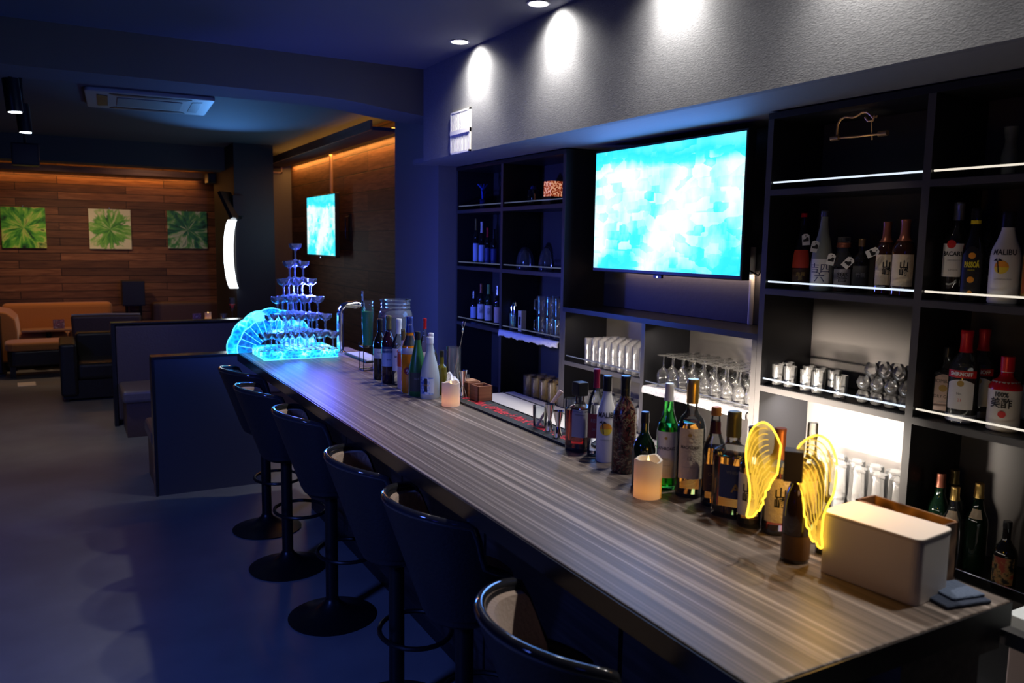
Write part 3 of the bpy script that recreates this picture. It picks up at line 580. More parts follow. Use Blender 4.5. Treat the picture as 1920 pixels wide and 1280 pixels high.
# bits at the left edge
p = un(6, 690, 2, 0); t = thing('tower_speaker', 'tall narrow black tower speaker at the left edge', 'loudspeaker', (-.81, 11.62, 0)); zt = zat(-.8, 11.5, 482)
box(-.13, .13, -.13, .13, .03, .72).build('cabinet', M_black, t, bevel=.01); MB().cyl((0, 0, .72), (0, 0, zt - .3), .018).build('pole', M_steel, t); box(-.09, .12, -.08, .08, zt - .33, zt).build('satellite', M_black, t, bevel=.008); box(-.16, .16, -.16, .16, 0, .03).build('base', M_black, t)
p = un(50, 720, 2, 0); tag(MB().box(-.09, .09, -.14, .14, 0, .002).build('paper_sheet', PB('white_paper', (.75, .72, .66), .7), None, (p.x, p.y, 0)), 'white sheet of paper lying on the grey floor', 'paper')
bpy.data.objects['paper_sheet'].rotation_euler = (0, 0, math.radians(3))
p = un(432, 575, 1, 9.0); t = thing('wine_glass', 'tall stemmed glass with red drink behind the booth at the dark column', 'glass', (un(436, 590, 1, 9.35).x, 9.35, TZ))
MB().lathe([(0, 0), (.035, 0), (.034, .004), (.005, .01), (.004, .09), (.03, .13), (.035, .18), (.03, .24), (.028, .24), (.032, .18), (.026, .135), (0, .11)], 20).build('goblet_bowl', G_clear, t)
MB().lathe([(0, .112), (.025, .135), (.031, .17), (0, .17)], 20).build('drink', PB('red_drink', (.6, .02, .02), .1, emit=(1, .05, .03), es=.05), t)
# ------------------------------------------------------------------ bar stools
M_shell = PB('black_leatherette_shell', (.016, .015, .018), .45, bump=(90, .15)); M_pad = PB('taupe_suede_lining', (.46, .33, .26), .75, sheen=.3, bump=(90, .3)); M_pipe = PB('glossy_black_piping', (.03, .03, .035), .08, coat=1)
def stool():
    t = thing('bar_stool', 'x', 'bar stool', group='swivel tub bar stools along the counter')
    MB().lathe([(0, 0), (.195, 0), (.197, .006), (.15, .018), (.08, .04), (.035, .075), (.03, .09), (0, .09)], 40).build('base', M_blackm, t)
    MB().cyl((0, 0, .085), (0, 0, .58), .028, 20).build('column', M_blackm, t)
    MB().tube([(.13 * math.cos(a) + .07, .15 * math.sin(a), .30) for a in [2 * PI * k / 24 for k in range(24)]], .009, 8, True).build('foot_ring', M_blackm, t)
    MB().lathe([(0, .58), (.09, .58), (.12, .60), (.128, .63), (0, .63)], 32).build('seat_pan', M_shell, t)
    MB().lathe([(0, .63), (.115, .63), (.14, .68), (.145, .71), (.12, .73), (0, .735)], 32).build('seat_cushion', M_pad, t)
    A0 = math.radians(115); NA = 60; NZ = 8
    def top(u):                              # height of the rim, u = |angle from the back| / A0
        a = min(1, u) * 115; k = min(1, max(0, (a - 68) / 14)); k = k * k * (3 - 2 * k)
        return (.968 - .022 * (a / 60) ** 2) * (1 - k) + (.80 - .05 * max(0, a - 82) / 33) * k
    def shell(r0, r1, zb, inset=0, amax=A0, zt=0):
        vs = []; fs = []
        for i in range(NA + 1):
            a = -amax + 2 * amax * i / NA; zt_ = top(abs(a) / A0) - zt
            for j in range(NZ + 1):
                f = j / NZ; z = zb + (zt_ - zb) * f; r = r0 + (r1 - r0) * max(0, z - .62) / .345 - inset
                vs.append((-r * math.cos(a), r * math.sin(a), z))
        for i in range(NA):
            for j in range(NZ):
                p = i * (NZ + 1) + j; fs.append((p, p + 1, p + NZ + 2, p + NZ + 1))
        return vs, fs
    b = MB(); v, f = shell(.13, .25, .62); b.add(v, f, True); v2, f2 = shell(.13, .25, .62, .022); b.add(v2, [x[::-1] for x in f2], True)
    o = len(v); fs = []
    for i in range(NA):
        p, q = i * (NZ + 1) + NZ, (i + 1) * (NZ + 1) + NZ; fs.append((p, p + o, q + o, q)); p -= NZ; q -= NZ; fs.append((p, q, q + o, p + o))
    for j in range(NZ):
        fs.append((j, j + o, j + 1 + o, j + 1)); e = NA * (NZ + 1) + j; fs.append((e, e + 1, e + 1 + o, e + o))
    b.add([], []); b.f += fs; b.sm += [False] * len(fs); b.build('tub_shell', M_shell, t)
    b = MB(); v, f = shell(.13, .25, .70, .0225, math.radians(78), .012); b.add(v, f, True); v2, f2 = shell(.13, .25, .70, .036, math.radians(78), .016); b.add(v2, [x[::-1] for x in f2], True)
    o = len(v); fs = []
    for i in range(NA):
        p, q = i * (NZ + 1) + NZ, (i + 1) * (NZ + 1) + NZ; fs.append((p, p + o, q + o, q))
    b.f += fs; b.sm += [True] * len(fs); b.build('back_lining', M_pad, t)
    pts = []
    for i in range(NA + 1):
        a = -A0 + 2 * A0 * i / NA; z = top(abs(a) / A0); r = .13 + .12 * (z - .62) / .345 - .011; pts.append((-r * math.cos(a), r * math.sin(a), z))
    pts = [(pts[0][0], pts[0][1], .70)] + pts + [(pts[-1][0], pts[-1][1], .70)]
    MB().tube(pts, .0125, 10).build('piping', M_pipe, t)
    return t
s0 = stool()
ST = [(1.0, 4.75, 8, 'farthest bar stool, closest to the glowing glass tower'), (.97, 4.12, 3, 'second bar stool from the far end of the counter'), (1.01, 3.46, -2, 'third bar stool from the far end of the counter'),
      (1.0, 2.62, -8, 'bar stool third nearest the viewer, in the middle of the row'), (1.02, 2.10, 0, 'second nearest bar stool, with a pale lining showing'), (.93, 1.30, -6, 'nearest bar stool, cut by the bottom edge of the view')]
for i, (x, y, a, lb) in enumerate(ST):
    if i == 0: s0.location = (x, y, 0); s0.rotation_euler = (0, 0, math.radians(a)); s0['label'] = lb
    else: dup(s0, (x, y, 0), math.radians(a), lb)
# ------------------------------------------------------------------ bottles
PROF = {
 'wine':   [(0, 0), (.9, 0), (1, .015), (1, .58), (.95, .63), (.7, .70), (.42, .76), (.36, .80), (.34, .95), (.38, .955), (.38, 1)],
 'whisky': [(0, 0), (.93, 0), (1, .015), (1.02, .56), (1.0, .60), (.8, .67), (.45, .72), (.38, .76), (.38, 1)],
 'bell':   [(0, 0), (.9, 0), (1, .02), (1, .56), (.9, .62), (.6, .70), (.46, .76), (.42, .84), (.36, .90), (.36, 1)],
 'sake':   [(0, 0), (.93, 0), (1, .02), (1.0, .34), (.93, .44), (.74, .58), (.52, .70), (.38, .80), (.31, .90), (.30, 1)],
 'malibu': [(0, 0), (.9, 0), (1, .02), (1, .52), (.9, .60), (.62, .70), (.42, .80), (.40, 1)],
 'square': [(0, 0), (.96, 0), (1, .01), (1, .60), (.92, .64), (.5, .68), (.40, .72), (.38, 1)],
 'squat':  [(0, 0), (.9, 0), (1, .03), (1, .50), (.85, .60), (.5, .68), (.34, .74), (.32, 1)],
 'bullet': [(0, 0), (.95, 0), (1, .02), (1, .55), (.95, .70), (.8, .84), (.55, .95), (.3, 1)],
 'jug':    [(0, 0), (.95, 0), (1, .02), (1, .62), (.8, .74), (.62, .80), (.66, .84), (.62, .88), (.66, .92), (.6, .96), (.64, 1)],
}
def bottle(name, label, pos, h, r, shape, glass, cap=None, labels=(), text=(), liquid=None, sq=2, rot=0, group=None, cat='bottle', caprad=1.12, extra=None):
    x, y, z = pos; t = thing(name, label, cat, (x, y, z), 0, group); pr = [(a * r, b * h) for a, b in PROF[shape]]
    def rz(zz):
        for (r0, z0), (r1, z1) in zip(pr, pr[1:]):
            if z0 <= zz <= z1 and z1 > z0: return r0 + (r1 - r0) * (zz - z0) / (z1 - z0)
        return pr[-1][0]
    def R_(a, zz): return rz(zz) * (se(a - rot, sq if zz < h * .64 else 2))
    prs = pr
    if sq == 2: MB().lathe(prs + [(0, h)], 28).build('glass_body', glass, t)
    else:
        kb = [p for p in prs if p[1] <= h * .645]; kt = [p for p in prs if p[1] > h * .645]
        b = MB(); n = 32; vs = []; fs = []
        for (rr, zz) in kb + kt:
            for k in range(n): a = 2 * PI * k / n; q = rr * se(a - rot, sq if zz <= h * .645 else 2); vs.append((q * math.cos(a), q * math.sin(a), zz))
        m = len(kb + kt)
        for i in range(m - 1):
            for k in range(n): fs.append((i * n + k, i * n + (k + 1) % n, (i + 1) * n + (k + 1) % n, (i + 1) * n + k))
        fs.append(tuple((m - 1) * n + k for k in range(n))); b.add(vs, fs, True); b.build('glass_body', glass, t)
    if liquid:
        lm, lv = liquid; q = [(0, .012)] + [(a * .93, max(b, .012)) for a, b in pr[1:] if b < lv * h]; q.append((rz(lv * h) * .93, lv * h)); q.append((0, lv * h))
        MB().lathe(q, 28, sq=sq, rot=rot).build('liquid', lm, t)
    if cap:
        cm, c0 = cap[:2]; cr = max(rz(h * c0), rz(h * .99)) * caprad
        if len(cap) > 2: box(-cap[2], cap[2], -cap[2], cap[2], c0 * h, h * 1.004).build('cap', cm, t, bevel=.003)
        else: MB().lathe([(rz(c0 * h) * .9, c0 * h)] + [(rz(h * (c0 + (.995 - c0) * k / 6)) * caprad, h * (c0 + (.995 - c0) * k / 6)) for k in range(7)] + [(rz(h * .99) * caprad * .9, h * 1.004), (0, h * 1.004)], 24).build('cap', cm, t)
    ph = math.atan2(CAM.y - y, CAM.x - x)
    parts = []
    for lb in labels:
        lm, z0, z1, half, off = lb[:5]; half = math.radians(half); a0 = ph + math.radians(off); n = 20; zs = [z0 * h + (z1 - z0) * h * j / 6 for j in range(7)]; vs = []; fs = []
        arch = lb[5] if len(lb) > 5 else 0
        for j, zz in enumerate(zs):
            for k in range(n + 1):
                u = -1 + 2 * k / n; a = a0 + half * u; z2 = zz - (arch * h * u * u if j == 6 else 0); q = R_(a, z2) + .0007; vs.append((q * math.cos(a), q * math.sin(a), z2))
        for j in range(6):
            for k in range(n): fs.append((j * (n + 1) + k, j * (n + 1) + k + 1, (j + 1) * (n + 1) + k + 1, (j + 1) * (n + 1) + k))
        b = MB(); b.add(vs, fs, True); parts.append(b.build('label', lm, t, autosmooth=False))
    for tx in text:
        st, size, zc, tm, off = tx[:5]; con = tx[5] if len(tx) > 5 else 1; bold = tx[6] if len(tx) > 6 else 0
        if st == 'DOT':                      # round emblem, size = radius
            vs, fs = disc(size); nm = 'emblem'
        elif isinstance(st, list): vs = [(px * size, py * size) for px, py in st]; fs = [tuple(range(len(vs)))]; nm = 'emblem'
        else: vs, fs = textpts(st, size, con, bold); nm = 'lettering'
        a0 = ph + math.radians(off); rr = rz(zc * h); out = []; lift = tx[7] if len(tx) > 7 else .0014
        for px, py in vs:
            a = a0 + px / rr; zz = zc * h + py; q = R_(a, zz) + lift; out.append((q * math.cos(a), q * math.sin(a), zz))
        b = MB(); b.add(out, fs); b.build(nm, tm, parts[0] if parts else t)
    if extra: extra(t, h, r, rz, ph)
    return t
def disc(R0, a0=0, a1=2 * PI, n=20, m=5):
    vs = [(0, 0)] + [(R0 * j / m * math.cos(a0 + (a1 - a0) * k / n), R0 * j / m * math.sin(a0 + (a1 - a0) * k / n)) for j in range(1, m + 1) for k in range(n + 1)]
    fs = [(0, 1 + k, 2 + k) for k in range(n)]
    for j in range(m - 1):
        for k in range(n): p = 1 + j * (n + 1) + k; fs.append((p, p + n + 1, p + n + 2, p + 1))
    return vs, fs
def onbar(px, py, top, wpx, z=BZ, dx=0):
    """point on the counter under a thing whose front base shows at (px, py); height to row top; radius"""
    p = un(px, py, 2, z); r = rad(p.x, p.y, z, wpx); d = Vector((p.x, p.y, 0)).normalized(); x, y = p.x + d.x * r * .75, p.y + d.y * r * .75
    return (x, y, z), zat(x, y, top) - z, r
def onshelf(px, X, zs, top, wpx):
    p = un(px, 500, 0, X)
    # column of points above (X, y) must pass through px near the shelf: solve for y
    lo, hi = .2, 6
    for _ in range(40):
        m = (lo + hi) / 2
        if proj((X, m, zs + .1))[0] > px: lo = m
        else: hi = m
    r = rad(X, lo, zs, wpx)
    for dv in NEAR + NICHE + LEFT:
        if abs(lo - dv) < r + .017: lo = dv + (r + .018) * (1 if lo > dv else -1)
    return (X, lo, zs), zat(X, lo, top) - zs, r
K_blk = ink((.01, .01, .01)); K_red = ink((.6, .02, .02)); K_white = ink((.8, .8, .78)); K_yel = ink((.85, .75, .03)); K_gold = ink((.45, .28, .06)); K_navy = ink((.02, .03, .12)); K_grey = ink((.25, .25, .25))
L_white = PB('white_paper_label', (.72, .70, .68), .6); L_cream = PB('cream_paper_label', (.70, .58, .40), .7, bump=(120, .3)); L_black = PB('black_paper_label', (.015, .015, .018), .5); L_maroon = PB('maroon_label', (.22, .02, .03), .5)
L_grey = PB('grey_paper_label', (.35, .33, .36), .6); L_blue = PB('navy_blue_label', (.03, .05, .16), .45); L_lblue = PB('pale_blue_label', (.45, .58, .8), .5); L_orange = PB('orange_red_label', (.8, .10, .03), .5); L_red = PB('red_label', (.55, .02, .02), .4)
L_pink = PB('pinkish_label', (.62, .45, .38), .5); L_clearw = PB('milky_label', (.55, .62, .72), .5)
C_black = PB('black_bottle_cap', (.012, .012, .014), .3); C_gold = PB('gold_foil', (.75, .50, .15), .3, .8); C_copper = PB('copper_foil', (.30, .10, .06), .35, .5); C_red = PB('red_foil', (.5, .01, .02), .3, .2); C_wine = PB('dark_red_foil', (.28, .01, .05), .35, .2)
C_white = PB('white_screw_cap', (.75, .75, .75), .4); C_blue = PB('blue_screw_cap', (.03, .12, .6), .4); C_orange = PB('orange_brown_cap', (.55, .20, .04), .5); C_silver = PB('silver_cap', (.6, .6, .6), .25, .9); C_green = PB('green_foil', (.12, .3, .08), .4, .2); C_dgold = PB('olive_gold_foil', (.20, .16, .05), .35, .6); C_dblue = PB('dark_blue_foil', (.04, .06, .25), .35, .2)
B_dark = PB('near_black_bottle_glass', (.010, .009, .009), .05, coat=.5); B_brown = PB('dark_brown_bottle_glass', (.035, .012, .006), .05, coat=.5); B_dgreen = PB('dark_green_bottle_glass', (.006, .02, .010), .05, coat=.5)
B_clear = thin('clear_bottle_glass', (.93, .95, .95), (.4, .43, .45), .03, .03); B_green = PB('bright_green_glass', (.08, .75, .12), .05, trans=.95); B_frost = PB('frosted_bottle_glass', (.70, .78, .80), .45, trans=.45); B_frostg = PB('frosted_green_glass', (.03, .16, .045), .32, trans=.3); B_white = PB('white_coated_glass', (.72, .70, .68), .35); B_dimfrost = PB('grey_frosted_glass', (.35, .38, .33), .4, trans=.3)
Q_amber = PB('amber_spirit', (1, .42, .06), .0, trans=1, ior=1.36); Q_damber = PB('dark_amber_spirit', (.75, .12, .05), .0, trans=1, ior=1.36); Q_orange = PB('orange_liqueur', (.95, .30, .02), .3, trans=.2); Q_peach = PB('pale_pink_liqueur', (.75, .45, .40), .3, trans=.3); Q_olive = PB('olive_liquid', (.35, .32, .05), .1, trans=.5); Q_water = PB('clear_spirit', (.97, .98, 1), 0, trans=1, ior=1.34)
floral = noisecol('floral_printed_sleeve', 55, (1, 1, 1), [(.42, (.012, .006, .008)), (.5, (.14, .02, .02)), (.56, (.03, .05, .03)), (.62, (.35, .22, .12)), (.68, (.015, .01, .01))], .25, 3, kind='ShaderNodeTexNoise', dist=1.5)
GB = 'bottles standing along the counter'
a = onbar(1085, 846, 716, 44); bottle('liqueur_bottle', 'square bottle of dark red amber liqueur with wide black square cap on the counter', *a, 'square', B_clear, (C_black, .80, .020), [(L_grey, .22, .62, 38, 0)], [('DISARONNO', .0062, .55, K_blk, 0, .8), ('DOT', .004, .60, K_grey, 0)], (Q_damber, .60), sq=5, rot=.5, group=GB)
a = onbar(1115, 856, 692, 30); bottle('liqueur_bottle', 'clear bottle with dark red foil top and dark red square label', *a, 'wine', B_clear, (C_wine, .79), [(L_maroon, .22, .50, 55, -12)], [('RED', .017, .42, K_grey, -8, .8), ('DRY', .010, .32, K_grey, -8, .8)], (Q_water, .6), group=GB)
sun = [(math.cos(t_) * 1, math.sin(t_) * 1) for t_ in [2 * PI * k / 16 for k in range(16)]]
M_sun = PB('sunset_orange_print', (.9, .35, .03), .5); M_sun2 = PB('sunset_yellow_print', (.9, .65, .05), .5)
def malibu(a, label, off, grp, capm=C_black):
    def palm(t, h, r, rz, ph):
        a0 = ph + math.radians(off - 8); rr = rz(.40 * h)
        def put(pts, mat, nm, lift, fs=None):
            b = MB(); out = []
            for px, py in pts: an = a0 + px / rr; q = rz(.40 * h + py) + lift; out.append((q * math.cos(an), q * math.sin(an), .40 * h + py))
            b.add(out, fs or [tuple(range(len(out)))]); b.build(nm, mat, t)
        R0 = .072 * h
        v_, f_ = disc(R0); put(v_, M_sun, 'sun_emblem', .0010, f_)
        v_, f_ = disc(R0, PI, 2 * PI); put(v_, M_sun2, 'sun_emblem', .0013, f_)
        put([(-.4 * R0, -.8 * R0), (-.25 * R0, -.8 * R0), (-.45 * R0, .9 * R0), (-.6 * R0, .9 * R0)], K_blk, 'palm_emblem', .0016)
        for k in range(7):
            an = PI * k / 6; dx, dy = math.cos(an) * .75 * R0, math.sin(an) * .45 * R0 + .1 * R0; cx, cy = -.5 * R0, .9 * R0
            put([(cx, cy), (cx + dx * .5, cy + dy * .7 + .12 * R0), (cx + dx, cy + dy * .6 - .12 * R0), (cx + dx * .5, cy + dy * .5)], K_blk, 'palm_emblem', .0018)
    return bottle('rum_bottle', label, *a, 'malibu', B_white, (capm, .83), (), [('MALIBU', .085 * a[1], .56, K_blk, off, .8, .0004), ('CARIBBEAN RUM', .022 * a[1], .27, K_grey, off, 1)], group=grp, extra=palm)
a = onbar(1135, 867, 705, 37); malibu(a, 'white coated rum bottle with palm tree sunset emblem and black cap on the counter', 5, GB)
a = onbar(1168, 888, 705, 45); bottle('liqueur_bottle', 'dark bottle covered in red and green floral print with black cap on the counter', *a, 'wine', floral, (C_black, .80), (), [('PASSOÃ', .012, .86, K_yel, 0, .7)], group=GB)
a = onbar(1205, 915, 772, 44); bottle('liqueur_bottle', 'squat glossy black bottle behind the nearer lit candle', *a, 'squat', B_dgreen, (C_black, .86), [(L_black, .08, .44, 50, 0)], [('GREEN TEA', .010, .36, K_gold, 0, .8), ('LIQUEUR', .008, .26, K_gold, 0, .8)], group=GB)
a = onbar(1248, 918, 719, 40); bottle('whisky_bottle', 'green glass whisky bottle with white label and pale cap on the counter', *a, 'bell', B_green, (C_white, .84), [(L_white, .12, .56, 62, 0)], [('LAPHROAIG', .013, .40, K_blk, -8, .75, .0002), ('SELECT', .007, .30, K_grey, -8, .8), ('ISLAY SINGLE MALT', .004, .24, K_grey, -8, .8), ('DOT', .004, .50, K_gold, -8)], (PB('green_whisky', (.15, .5, .05), .05, trans=.9), .6), group=GB)
a = onbar(1291, 933, 711, 53); bottle('whisky_bottle', 'clear whisky bottle with gold foil neck and white label, half full', *a, 'whisky', B_clear, (C_gold, .80), [(L_cream, .17, .60, 52, 2)], [('MACALLAN', .0115, .44, K_blk, -4, .8, .0002), ('12', .014, .345, K_blk, -4, .9), ('HIGHLAND SINGLE MALT', .0036, .27, K_grey, -4, .8), ('DOT', .005, .545, K_gold, -4)], (Q_amber, .64), group=GB)
a = onbar(1335, 950, 763, 44); bottle('whisky_bottle', 'amber whisky bottle with orange cap and dark red neck between gold-neck and blue-label bottles', *a, 'bell', B_clear, (C_orange, .92), [(PB('dark_neck_sleeve', (.06, .01, .01), .4), .74, .86, 179, 0), (PB('brown_picture_label', (.10, .035, .02), .5), .16, .44, 55, 0)], [('CHITA', .012, .34, K_gold, 0, .8), ('WHISKY', .006, .24, K_gold, 0, .8)], (Q_amber, .60), group=GB, caprad=1.2)
a = onbar(1368, 970, 771, 64); bottle('whisky_bottle', 'wide shouldered amber bottle with navy blue label and olive gold neck', *a, 'square', B_clear, (C_dgold, .76), [(L_blue, .20, .52, 40, 0)], [('WHISKY', .012, .45, K_grey, 6, .8), ('A', .030, .30, K_gold, 12, .9, .0006)], (Q_amber, .58), sq=4, rot=.4, group=GB, caprad=1.1)
def yama(a, label, grp, off, txt='山\n崎', liquid=None, cap=C_copper, glass=B_brown, lab=L_cream, s=1):
    return bottle('whisky_bottle', label, *a, 'wine', glass, (cap, .72), [(lab, .13, .55, 58, off)], [(txt, .115 * a[1] * s, .36, K_blk, off + 8, 1, .0006)], liquid, group=grp, caprad=1.15)
a = onbar(1404, 990, 800, 46); yama(a, 'whisky bottle with white brush-written label just left of the glowing wings', GB, -20, '山\n崎', (Q_amber, .6), C_black, B_clear, L_white)
a = onbar(1453, 1003, 803, 52); yama(a, 'whisky bottle with cream brush-written label between the two glowing wings', GB, 6, '山\n崎', (Q_damber, .6), C_copper, B_clear)
a = onbar(1512, 1000, 793, 44); bottle('decanter', 'amber decanter with clear glass stopper behind the right glowing wing', *a, 'square', B_clear, (G_clear, .86), [(L_cream, .2, .5, 40, 0)], (), (Q_amber, .6), sq=4, group=GB)
a = onbar(1545, 1040, 930, 34); bottle('small_bottle', 'short clear bottle with pale label beside the white box', *a, 'whisky', B_clear, (C_black, .9), [(L_cream, .15, .6, 60, 0)], (), (Q_water, .5), group=GB)
# the bullet bottle with the wings
BB, bh, br = onbar(1489, 1056, 898, 52)
bottle('champagne_bottle', 'dark bullet-shaped bottle under the glowing angel wings', BB, bh, br, 'bullet', PB('black_brown_lacquer', (.03, .016, .012), .12, coat=.6), None, [(PB('brown_foil_wrap', (.12, .06, .02), .4), .05, .34, 80, 10)], ())
bx = Vector((BB[0], BB[1], 0)).normalized(); right = Vector((bx.y, -bx.x, 0)); mpp = proj(BB)[2] / F * .985
t = thing('angel_wing_lamp', 'yellow glowing acrylic angel wings with black square centre on a dark bottle', 'novelty lamp', (BB[0], BB[1], BZ + bh))
zc0 = zat(BB[0], BB[1], 868) - BZ - bh
def wing(side, pts, ox, sweep):
    u = (right * math.cos(sweep) - bx * math.sin(sweep)) if side > 0 else (right * math.cos(sweep) - bx * math.sin(sweep))
    c0 = Vector((BB[0], BB[1], BZ + bh)) + right * (ox * mpp) - bx * .022; N_ = u.cross(Vector((0, 0, 1))); base = Vector((BB[0], BB[1], BZ + bh))
    def hit(px, py): d = ROT @ Vector((px - CX, CY - py, -F)); return CAM + d * ((c0 - CAM).dot(N_) / d.dot(N_)) - base
    def cat(a_, b_, c_, d_, t_): return tuple(.5 * (2 * b_[k] + (c_[k] - a_[k]) * t_ + (2 * a_[k] - 5 * b_[k] + 4 * c_[k] - d_[k]) * t_ ** 2 + (3 * b_[k] - a_[k] - 3 * c_[k] + d_[k]) * t_ ** 3) for k in (0, 1))
    Q = [cat(pts[max(0, k - 1)], pts[k], pts[min(len(pts) - 1, k + 1)], pts[min(len(pts) - 1, k + 2)], t_) for k in range(len(pts) - 1) for t_ in (0, .34, .67)] + [pts[-1]]
    P = [hit(x / 4.265 + 1380, y / 4.265 + 780) for x, y in Q]
    nrm = u.cross(Vector((0, 0, 1))) * .004
    b = MB(); n = len(P); b.add([p - nrm * .5 for p in P] + [p + nrm * .5 for p in P], [tuple(range(n)), tuple(range(2 * n - 1, n - 1, -1))] + [(q, n + q, n + (q + 1) % n, (q + 1) % n) for q in range(n)])
    w_ = b.build('wing_panel', G_wing, t)
    MB().tube(P, .0022, 6, True).build('wing_edge', E_yel, t)
    return P, w_, nrm
G_wing = None
def mkwing():
    m = bpy.data.materials.new('edge_lit_yellow_acrylic'); tt = nt(m); tt.nodes.clear(); N = tt.nodes.new; o = N('ShaderNodeOutputMaterial'); tr = N('ShaderNodeBsdfTransparent'); em = N('ShaderNodeEmission'); a_ = N('ShaderNodeAddShader')
    tr.inputs[0].default_value = (1, .97, .85, 1); tc = N('ShaderNodeTexCoord'); n = N('ShaderNodeTexNoise'); n.inputs['Scale'].default_value = 14; tt.links.new(tc.outputs['Object'], n.inputs['Vector'])
    tt.links.new(ramp(tt, n.outputs[0], [(.4, (.05, .025, .001)), (.62, (.6, .34, .03))]), em.inputs[0]); em.inputs[1].default_value = .9
    tt.links.new(tr.outputs[0], a_.inputs[0]); tt.links.new(em.outputs[0], a_.inputs[1]); tt.links.new(a_.outputs[0], o.inputs[0]); return m
G_wing = mkwing(); E_yel = emitm('glowing_yellow_acrylic_edge', (1, .62, .04), 2.6); E_feather = emitm('glowing_engraved_feather', (1, .58, .05), 1.1)
LW = [(360, 235), (300, 110), (230, 50), (160, 70), (110, 140), (85, 230), (80, 330), (90, 430), (108, 540), (110, 640), (98, 730), (85, 800), (120, 805), (150, 790), (170, 758), (190, 752), (203, 715), (218, 700), (215, 665), (235, 640), (238, 600), (262, 580), (280, 530), (330, 460)]
RW = [(475, 290), (520, 220), (600, 165), (670, 155), (740, 200), (785, 290), (805, 380), (800, 500), (780, 620), (740, 700), (700, 800), (690, 900), (685, 960), (690, 1050), (655, 1040), (640, 1000), (615, 1000), (590, 950), (590, 910), (565, 880), (560, 820), (545, 790), (540, 700), (520, 600), (490, 520), (465, 480)]
for side, pts, ox in ((-1, LW, -18), (1, RW, 8)):
    P, w_, nrm = wing(side, pts, ox, math.radians(20 if side < 0 else 42))
    P0, P1 = P[0], P[-1]; tipi = 11 if side < 0 else 13
    tipi *= 3; outer = P[2:tipi + 1]; inner = [P[-1]] + P[tipi + 1:][::-1]
    def samp(L, f):
        q = f * (len(L) - 1); i = min(int(q), len(L) - 2); return L[i].lerp(L[i + 1], q - i)
    for k in range(1, 11):
        f = k / 11; g1 = 1 - .06 * (10 - k) - .04; line = []
        for j in range(14):
            g = .10 + (g1 - .10) * j / 13; line.append(samp(outer, g).lerp(samp(inner, g), f))
        MB().tube([q + nrm * .55 for q in line], .0011, 5).build('feather_line', E_feather, w_)
hb = 29 * mpp
b = MB(); c = [right * ((sx * 17 - 11) * mpp) - bx * .02 + bx * (sy * .02) + Vector((0, 0, zc0 + sz * hb)) for sz in (-1, 1) for sx, sy in ((-1, -1), (1, -1), (1, 1), (-1, 1))]
b.add(c, [(0, 3, 2, 1), (4, 5, 6, 7), (0, 1, 5, 4), (1, 2, 6, 5), (2, 3, 7, 6), (3, 0, 4, 7)]); b.build('battery_box', PB('matt_dark_brown_box', (.03, .022, .02), .6), t, bevel=.002)
MB().cyl((0, 0, -.004), tuple(right * (-8 * mpp) + Vector((0, 0, zc0 - hb + .004))), .008, 14).build('neck_clip', M_black, t)
light('wing_glow', 'POINT', (BB[0] - .03 + .045, BB[1] - .06, BZ + bh + .02), .9, (1, .5, .06), .05)
light('wing_glow', 'POINT', (BB[0] - .16, BB[1] - .17, BZ + bh + .06), .16, (1, .55, .22), .04)
light('wing_glow', 'POINT', (BB[0] + .09, BB[1] + .0, BZ + bh + .04), .35, (1, .55, .08), .04)
# left cluster
a = onbar(713, 712, 598, 26); bottle('spirit_bottle', 'tall dark bottle with pale label beside the black wire stand', *a, 'wine', B_dark, (C_black, .80), [(L_white, .36, .52, 60, 0)], [('LIQUEUR', .010, .46, K_navy, 0, .8)], group=GB)
a = onbar(729, 719, 592, 27); bottle('spirit_bottle', 'dark bitter bottle with gold cap and pale blue label lettered in navy', *a, 'wine', PB('dark_wine_glass', (.03, .008, .02), .05, coat=.5), (C_dgold, .80), [(L_lblue, .26, .52, 62, 0), (L_blue, .46, .55, 62, 0)], [('CAMPARI', .0135, .505, K_white, 0, .8), ('BITTER', .008, .36, K_navy, 0, .8)], group=GB)
a = onbar(748, 722, 598, 26); bottle('rum_bottle', 'clear rum bottle with white and blue cap in the far bottle cluster', *a, 'wine', B_clear, (C_white, .78), [(L_white, .22, .56, 62, 0)], [('BACARDÍ', .0125, .44, K_blk, 0, .8, .0003), ('CARTA BLANCA', .004, .37, K_grey, 0, .8), ('DOT', .009, .52, K_red, 0)], (Q_water, .6), group=GB)
a = onbar(757, 729, 617, 24); bottle('liqueur_bottle', 'slim pink liqueur bottle with bright orange-red label sleeve and gold cap', *a, 'whisky', PB('pale_pink_bottle', (.75, .5, .5), .2), (C_dgold, .82), [(L_orange, .38, .62, 179, 0), (L_white, .64, .80, 179, 0)], [('PEACH', .010, .50, K_white, 0, .7), ('10', .022, .70, K_red, 4, .8, .001)], group=GB)
a = onbar(768, 737, 594, 32); bottle('liqueur_bottle', 'orange liqueur bottle with dark blue lettered cap', *a, 'bell', PB('orange_filled_glass', (.8, .22, .01), .15, coat=.4), (C_dblue, .80), [(PB('clear_shoulder', (.5, .45, .5), .3), .52, .60, 179, 0), (L_black, .63, .76, 60, 4)], [('DOT', .017, .30, PB('dark_red_print', (.35, .02, .02), .5), -14), ('9', .026, .29, K_white, -14, .8, .001), ('CAP', .010, .90, K_white, 0, .9, 0, .003)], group=GB)
a = onbar(767, 726, 600, 18); a = ((a[0][0] + .10, a[0][1] + .05, a[0][2]), a[1], a[2]); bottle('spirit_bottle', 'bottle with red screw cap at the back of the far cluster', *a, 'wine', B_clear, (C_red, .84), [(L_white, .2, .5, 60, 0)], group=GB)
